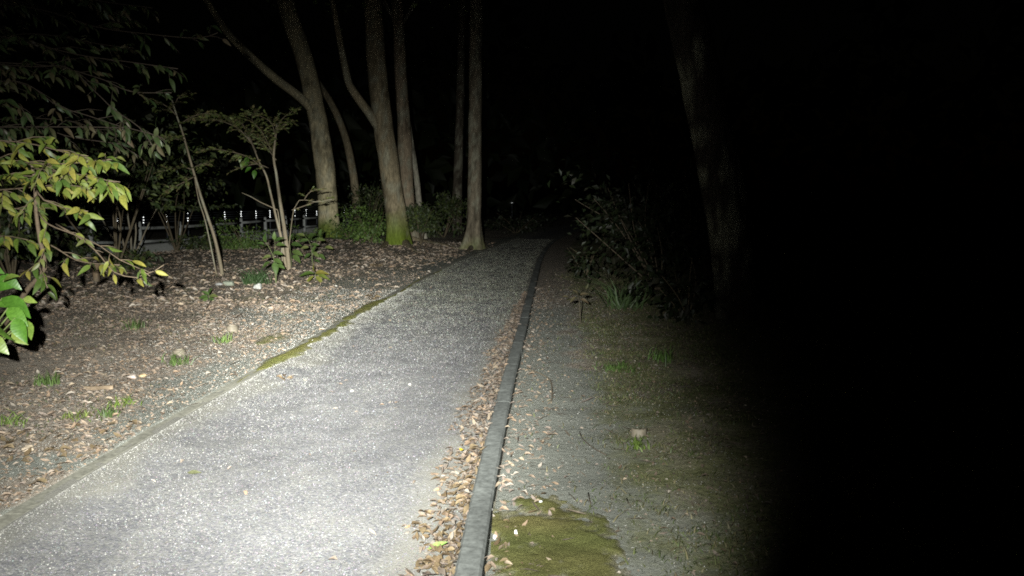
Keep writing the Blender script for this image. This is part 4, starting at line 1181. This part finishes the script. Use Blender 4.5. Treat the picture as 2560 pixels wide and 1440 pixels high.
# ------------------------------------------------------------------ grass
def blades(P, Hh, lean, col, w=.004):
    n = len(P)
    a_ = rng.random(n) * 6.28
    dx = np.stack([np.cos(a_), np.sin(a_), np.zeros(n)], -1)
    bd = rng.normal(0, 1, (n, 3)) * np.array([1, 1, 0]) * lean
    w_ = (w * (.7 + .6 * rng.random(n)))[:, None]; h = Hh[:, None]
    v0 = P - dx * w_; v1 = P + dx * w_
    m_ = P + bd * h * .35 + UP * h * .6
    v2 = m_ - dx * w_ * .7; v3 = m_ + dx * w_ * .7
    v4 = P + bd * h * 1.0 + UP * h * .95
    V = np.stack([v0, v1, v2, v3, v4], 1).reshape(-1, 3)
    i = np.arange(n)[:, None] * 5
    f = np.vstack([i + np.array([0, 1, 3]), i + np.array([0, 3, 2]), i + np.array([2, 3, 4])])
    return V, f, np.repeat(col, 5, 0)
def tuft(label, px_, py_, n, h, r, col, lean=.5, w=.004):
    g = G(px_, py_)
    P = g + rng.normal(0, 1, (n, 3)) * np.array([r, r, 0])
    P[:, 2] = H(P[:, 0], P[:, 1]) - .004
    V, f, C = blades(P, h * (.5 + .8 * rng.random(n)), lean, np.array(col) * (.6 + .8 * rng.random((n, 1))), w)
    prop(obj('grass_tuft', V, f, M_GRASS, cols=C, loc=g), label, 'grass tuft', 'grass tufts beside the path')
GB = (.07, .11, .032)
tuft('upright grass tuft in the leaf litter, highest of the left-hand tufts', 338, 822, 60, .11, .05, GB, .35)
tuft('grass tuft just below the grey ringed pipe stub', 440, 910, 70, .09, .05, GB)
tuft('bright grass tuft left of the flat bark piece', 122, 962, 70, .10, .04, GB)
tuft('thin grass tuft below the cream pipe stub', 556, 856, 40, .10, .05, (.10, .16, .035), .3)
tuft('short spiky grass tuft near the buried kerb, below the bark piece', 272, 1042, 60, .07, .04, GB, .4)
tuft('low yellowish grass tuft left of the spiky one', 190, 1046, 60, .05, .05, (.12, .15, .04), .8)
tuft('grass tuft between the two near tufts and the bark piece', 300, 1012, 40, .06, .05, (.12, .18, .035), .8)
tuft('sparse grass tuft at the left edge of the litter', 30, 1062, 50, .07, .05, (.11, .16, .04), .6)
tuft('dark green arching tuft at the foot of the seedlings', 640, 712, 110, .26, .10, (.045, .08, .03), .7, .009)
tuft('green grass tuft on the ground right of the kerb', 1545, 925, 110, .07, .08, (.07, .12, .03), .6)
tuft('stiff dark grass tuft at the edge of the lit ground right of the path', 1655, 902, 60, .13, .05, (.07, .13, .03), .4)
tuft('bright grass tuft at the foot of the broken clay pipe stub', 1590, 1120, 70, .05, .04, (.10, .15, .03), .6)
tuft('arching coarse tuft under the dim glossy shrub', 1560, 770, 70, .40, .10, (.05, .08, .03), .9, .010)
n = 110000
y = 2.5 + 13 * rng.random(n) ** 1.25; r = .12 + rng.random(n) * 4.2
x = xR(y) + r
k = rng.random(n) < np.clip(ss(.35, 1.0, r + (fbm(x * 1.1, y * 1.1, 33) - .47) * .7) * (.25 + .75 * ss(.40, .60, fbm(x * 2.2, y * 2.2, 81))) + .03, 0, 1)
x, y = x[k], y[k]
x2 = -2.6 - 7 * rng.random(30000); y2 = 3.5 + 11 * rng.random(30000) ** 1.2
k = rng.random(30000) < .75 * ss(.46, .62, fbm(x2 * 1.8, y2 * 1.8, 83)) * ss(.3, .8, xL(y2) - x2)
x = np.concatenate([x, x2[k]]); y = np.concatenate([y, y2[k]])
P = np.stack([x, y, H(x, y) - .003], -1)
V, f, C = blades(P, .010 + .030 * rng.random(len(x)) ** 2.5, .9, np.array([(.10, .115, .045), (.15, .135, .075), (.07, .095, .035), (.13, .11, .07)])[rng.integers(0, 3, len(x))] * (.6 + .7 * rng.random((len(x), 1))), .0035)
prop(obj('grass', V, f, M_GRASS, cols=C), kind='stuff')

# ------------------------------------------------------------------ stones, stubs, twigs
def stone(label, px_, py_, sx, sy, sz, col, seed, name='stone', group=None):
    g = G(px_, py_)
    th = np.linspace(0, math.pi, 7); ph = np.linspace(0, 6.283, 10, endpoint=False)
    V = []; f = []
    for a_ in th:
        for b_ in ph:
            u = np.array([math.sin(a_) * math.cos(b_), math.sin(a_) * math.sin(b_), math.cos(a_)])
            q = np.sign(u) * np.abs(u) ** .75
            nz = .8 + .5 * float(vn(u[0] * 1.7 + seed * 3.3 + 5, u[1] * 1.7 + u[2] * 1.3 + 9, seed))
            V.append(g + q * nz * np.array([sx, sy, sz]) + UP * sz * .35)
    for i in range(6):
        for j in range(10):
            f.append([i * 10 + j, (i + 1) * 10 + j, (i + 1) * 10 + (j + 1) % 10, i * 10 + (j + 1) % 10])
    V = np.array(V)
    prop(obj(name, V, f, M_STONE, cols=np.array(col) * (.8 + .4 * fbm(V[:, 0] * 20, V[:, 2] * 20, seed))[:, None], smooth=False, loc=g), label, name.replace('_', ' '), group)
stone('grey mossy rock by the foot of the leaning sapling', 572, 712, .085, .07, .05, (.22, .24, .19), 1)
stone('small pale pointed stone in front of the arching green tuft', 645, 722, .055, .05, .06, (.34, .34, .32), 2)
stone('pale flat pebble left of the mossy rock', 547, 712, .06, .05, .025, (.3, .3, .29), 3)
stone('pale rounded stone on the litter left of the buried kerb', 330, 945, .030, .024, .02, (.42, .36, .32), 4)
stone('tan rounded stone right beside the pale one on the litter', 357, 941, .028, .024, .016, (.40, .30, .18), 5)
stone('beige lump of stone on the soil near the lower left edge', 70, 1126, .032, .026, .020, (.40, .33, .25), 6)
stone('white pebble on top of the right kerb', 1226, 1277, .009, .008, .012, (.75, .74, .7), 7, 'pebble')
stone('white pebble against the outer side of the kerb', 1237, 1346, .007, .007, .012, (.75, .74, .7), 8, 'pebble')
stone('white pebble lying on the moss patch', 1290, 1340, .008, .008, .020, (.7, .68, .62), 9, 'pebble')
stone('pale grey pebble at the far rim of the moss patch', 1352, 1260, .011, .010, .012, (.58, .6, .58), 10, 'pebble')
stone('glossy white pebble in the moss strip on the buried kerb', 782, 860, .012, .010, .030, (.75, .75, .72), 11, 'pebble')
for i, (a_, b_, s_, lab) in enumerate([(880, 978, .012, 'yellowish pebble on the gravel left of centre'), (1024, 962, .011, 'cream pebble standing out on the gravel near the path centre'), (632, 812, .016, 'white pebble among the litter above the cream stub'),
                                  (728, 726, .02, 'round pale pebble on the litter below the seedlings'), (840, 716, .022, 'pale pebble on the litter below the mossy forked tree')]):
    stone(lab, a_, b_, s_, s_ * .9, s_ * .7, (.40, .38, .34), 20 + i, 'pebble')

def stub(label, px_, py_, rad, hgt, broken=False, groove=False):
    g = G(px_, py_) + np.array([0, rad, 0])
    t_ = thing('pipe_stub', label, 'pipe stub', g, 'pale pipe stubs sunk in the ground')
    sides = 24; ph = np.linspace(0, 6.283, sides, endpoint=False)
    prof = [(rad, -.06), (rad, hgt - .004), (rad - .004, hgt), (rad - .012, hgt), (rad - .014, hgt - .004), (rad - .014, -.05)]
    V = []; f = []
    for r_, z in prof:
        for a_ in ph:
            zz = z
            if broken and z > 0: zz = z - hgt * .75 * ss(-.2, .8, math.sin(a_)) - .006 * rng.random()
            V.append(g + np.array([math.cos(a_) * r_, math.sin(a_) * r_, zz]))
    for i in range(len(prof) - 1):
        for j in range(sides):
            f.append([i * sides + j, i * sides + (j + 1) % sides, (i + 1) * sides + (j + 1) % sides, (i + 1) * sides + j])
    V = np.array(V)
    c = np.array((.175, .152, .115)) * (.5 + .9 * fbm(V[:, 0] * 14, V[:, 2] * 30, 5))[:, None]
    obj('wall', V, f, M_PIPE, t_, c)
    mb = MB(); z = hgt - (.012 if groove else .03) if not broken else .004
    tube(mb, np.array([g + UP * (z - .03), g + UP * (z - .003), g + UP * z]), [rad - .018, rad - .018, rad - .022], 20, (.36, .31, .23) if groove else (.16, .12, .08))
    mb.build('cap' if groove else 'soil_fill', M_PIPE if groove else M_STONE, t_)
stub('cream pipe stub on the left, nearest the buried kerb and farthest off', 576, 829, .062, .055)
stub('pale pipe stub with a dark ring round its top, left of the grass tuft', 442, 888, .055, .042, groove=True)
stub('broken tan pipe stub standing alone right of the kerb', 1600, 1094, .048, .052, broken=True)

# bark piece lying in the litter
g = G(250, 976)
X, Y = np.meshgrid(np.linspace(-.13, .13, 12), np.linspace(-.028, .028, 6))
Z = .022 + .016 * np.cos(Y / .028 * 1.4) + .008 * (vn(X * 40, Y * 40, 3) - .5) + .01 * np.sin(X * 14)
w_ = 1 - .5 * np.abs(X / .13) ** 2
V, f = grid(X, Y * w_ * 1.2, Z)
lo = V.copy(); lo[:, 2] -= .012
V2 = np.vstack([V, lo]); f2 = np.vstack([f, f[:, ::-1] + len(V)])
a_ = -.25; Rm = np.array([[math.cos(a_), -math.sin(a_), 0], [math.sin(a_), math.cos(a_), 0], [0, 0, 1]])
V2 = V2 @ Rm.T + g
prop(obj('bark_piece', V2, f2, M_STEM, cols=np.array((.30, .23, .16)) * (.7 + .6 * fbm(V2[:, 0] * 30, V2[:, 1] * 60, 6))[:, None], loc=g), 'curved pale strip of bark lying in the litter left of the buried kerb', 'bark')

def twig(label, pts, r, col=(.07, .055, .04), lift=.008, forks=()):
    P = [G(a_, b_) + UP * (lift + l_) for a_, b_, l_ in pts]
    mb = MB(); tube(mb, resample(P, .03), r, 6, col)
    for fk in forks:
        Q = [G(a_, b_) + UP * (lift + l_) for a_, b_, l_ in fk]
        tube(mb, resample(Q, .03), r * .7, 5, col)
    prop(mb.build('twig', M_STEM, loc=P[0]), label, 'twig')
twig('thin black curved twig on the bare ground right of the kerb', [(1449, 1082, 0), (1454, 1100, .01), (1470, 1118, .012), (1492, 1132, .008), (1516, 1141, 0)], .0028)
twig('short dark twig left of the next one above the moss patch', [(1422, 1238, 0), (1434, 1250, .004), (1444, 1261, 0)], .0022)
twig('short upright-looking dark twig above the moss patch, right of its neighbour', [(1470, 1240, .01), (1473, 1252, .004), (1477, 1264, 0)], .0024)
twig('short dark twig right of the moss patch twigs, on mossy soil', [(1566, 1252, .006), (1570, 1262, .003), (1577, 1270, 0)], .0022)
twig('long fallen root-like twig on dusty ground right of the kerb', [(1318, 925, 0), (1350, 938, .006), (1375, 955, .006), (1380, 985, .004), (1378, 1010, 0)], .006, (.14, .12, .09))
twig('dark twig lying on the litter below the small bright seedling', [(505, 790, 0), (518, 772, .012), (530, 752, .02)], .006)
twig('dark thin twig beside the cream stub', [(585, 798, 0), (598, 792, .012), (612, 786, .01)], .005)
def clump(label, px_, py_, s):
    g = G(px_, py_)
    mb = MB()
    for i in range(11):
        a_ = rng.random() * 6.28
        e = g + np.array([math.cos(a_) * s, math.sin(a_) * s, s * (.1 + .7 * rng.random())])
        m1 = (g + e) / 2 + rng.normal(0, s * .12, 3)
        tube(mb, np.array([g + rng.normal(0, s * .15, 3) * np.array([1, 1, 0]), m1, e]), [.004, .003, .002], 5, (.08, .06, .04))
    t_ = thing('dead_sprig', label, 'dead sprig', g)
    mb.build('stems', M_STEM, t_)
    for i in range(9):
        a_ = rng.random() * 6.28
        inst('leaf', DRY_ME[i % 5], world_m(rotm(np.array([[math.cos(a_), math.sin(a_), .3]]), np.array([[rng.normal(0, .5), rng.normal(0, .5), 1]]))[0], g + np.array([math.cos(a_) * s * .3, math.sin(a_) * s * .3, .01 + s * .25 * rng.random()]), s * .65), t_)
clump('withered brown sprig lying on the gravel near the buried kerb', 712, 950, .075)
clump('withered brown sprig at the left edge of the path, beyond the moss strip', 932, 748, .13)
clump('small withered sprig on the litter under the green bush', 940, 668, .16)
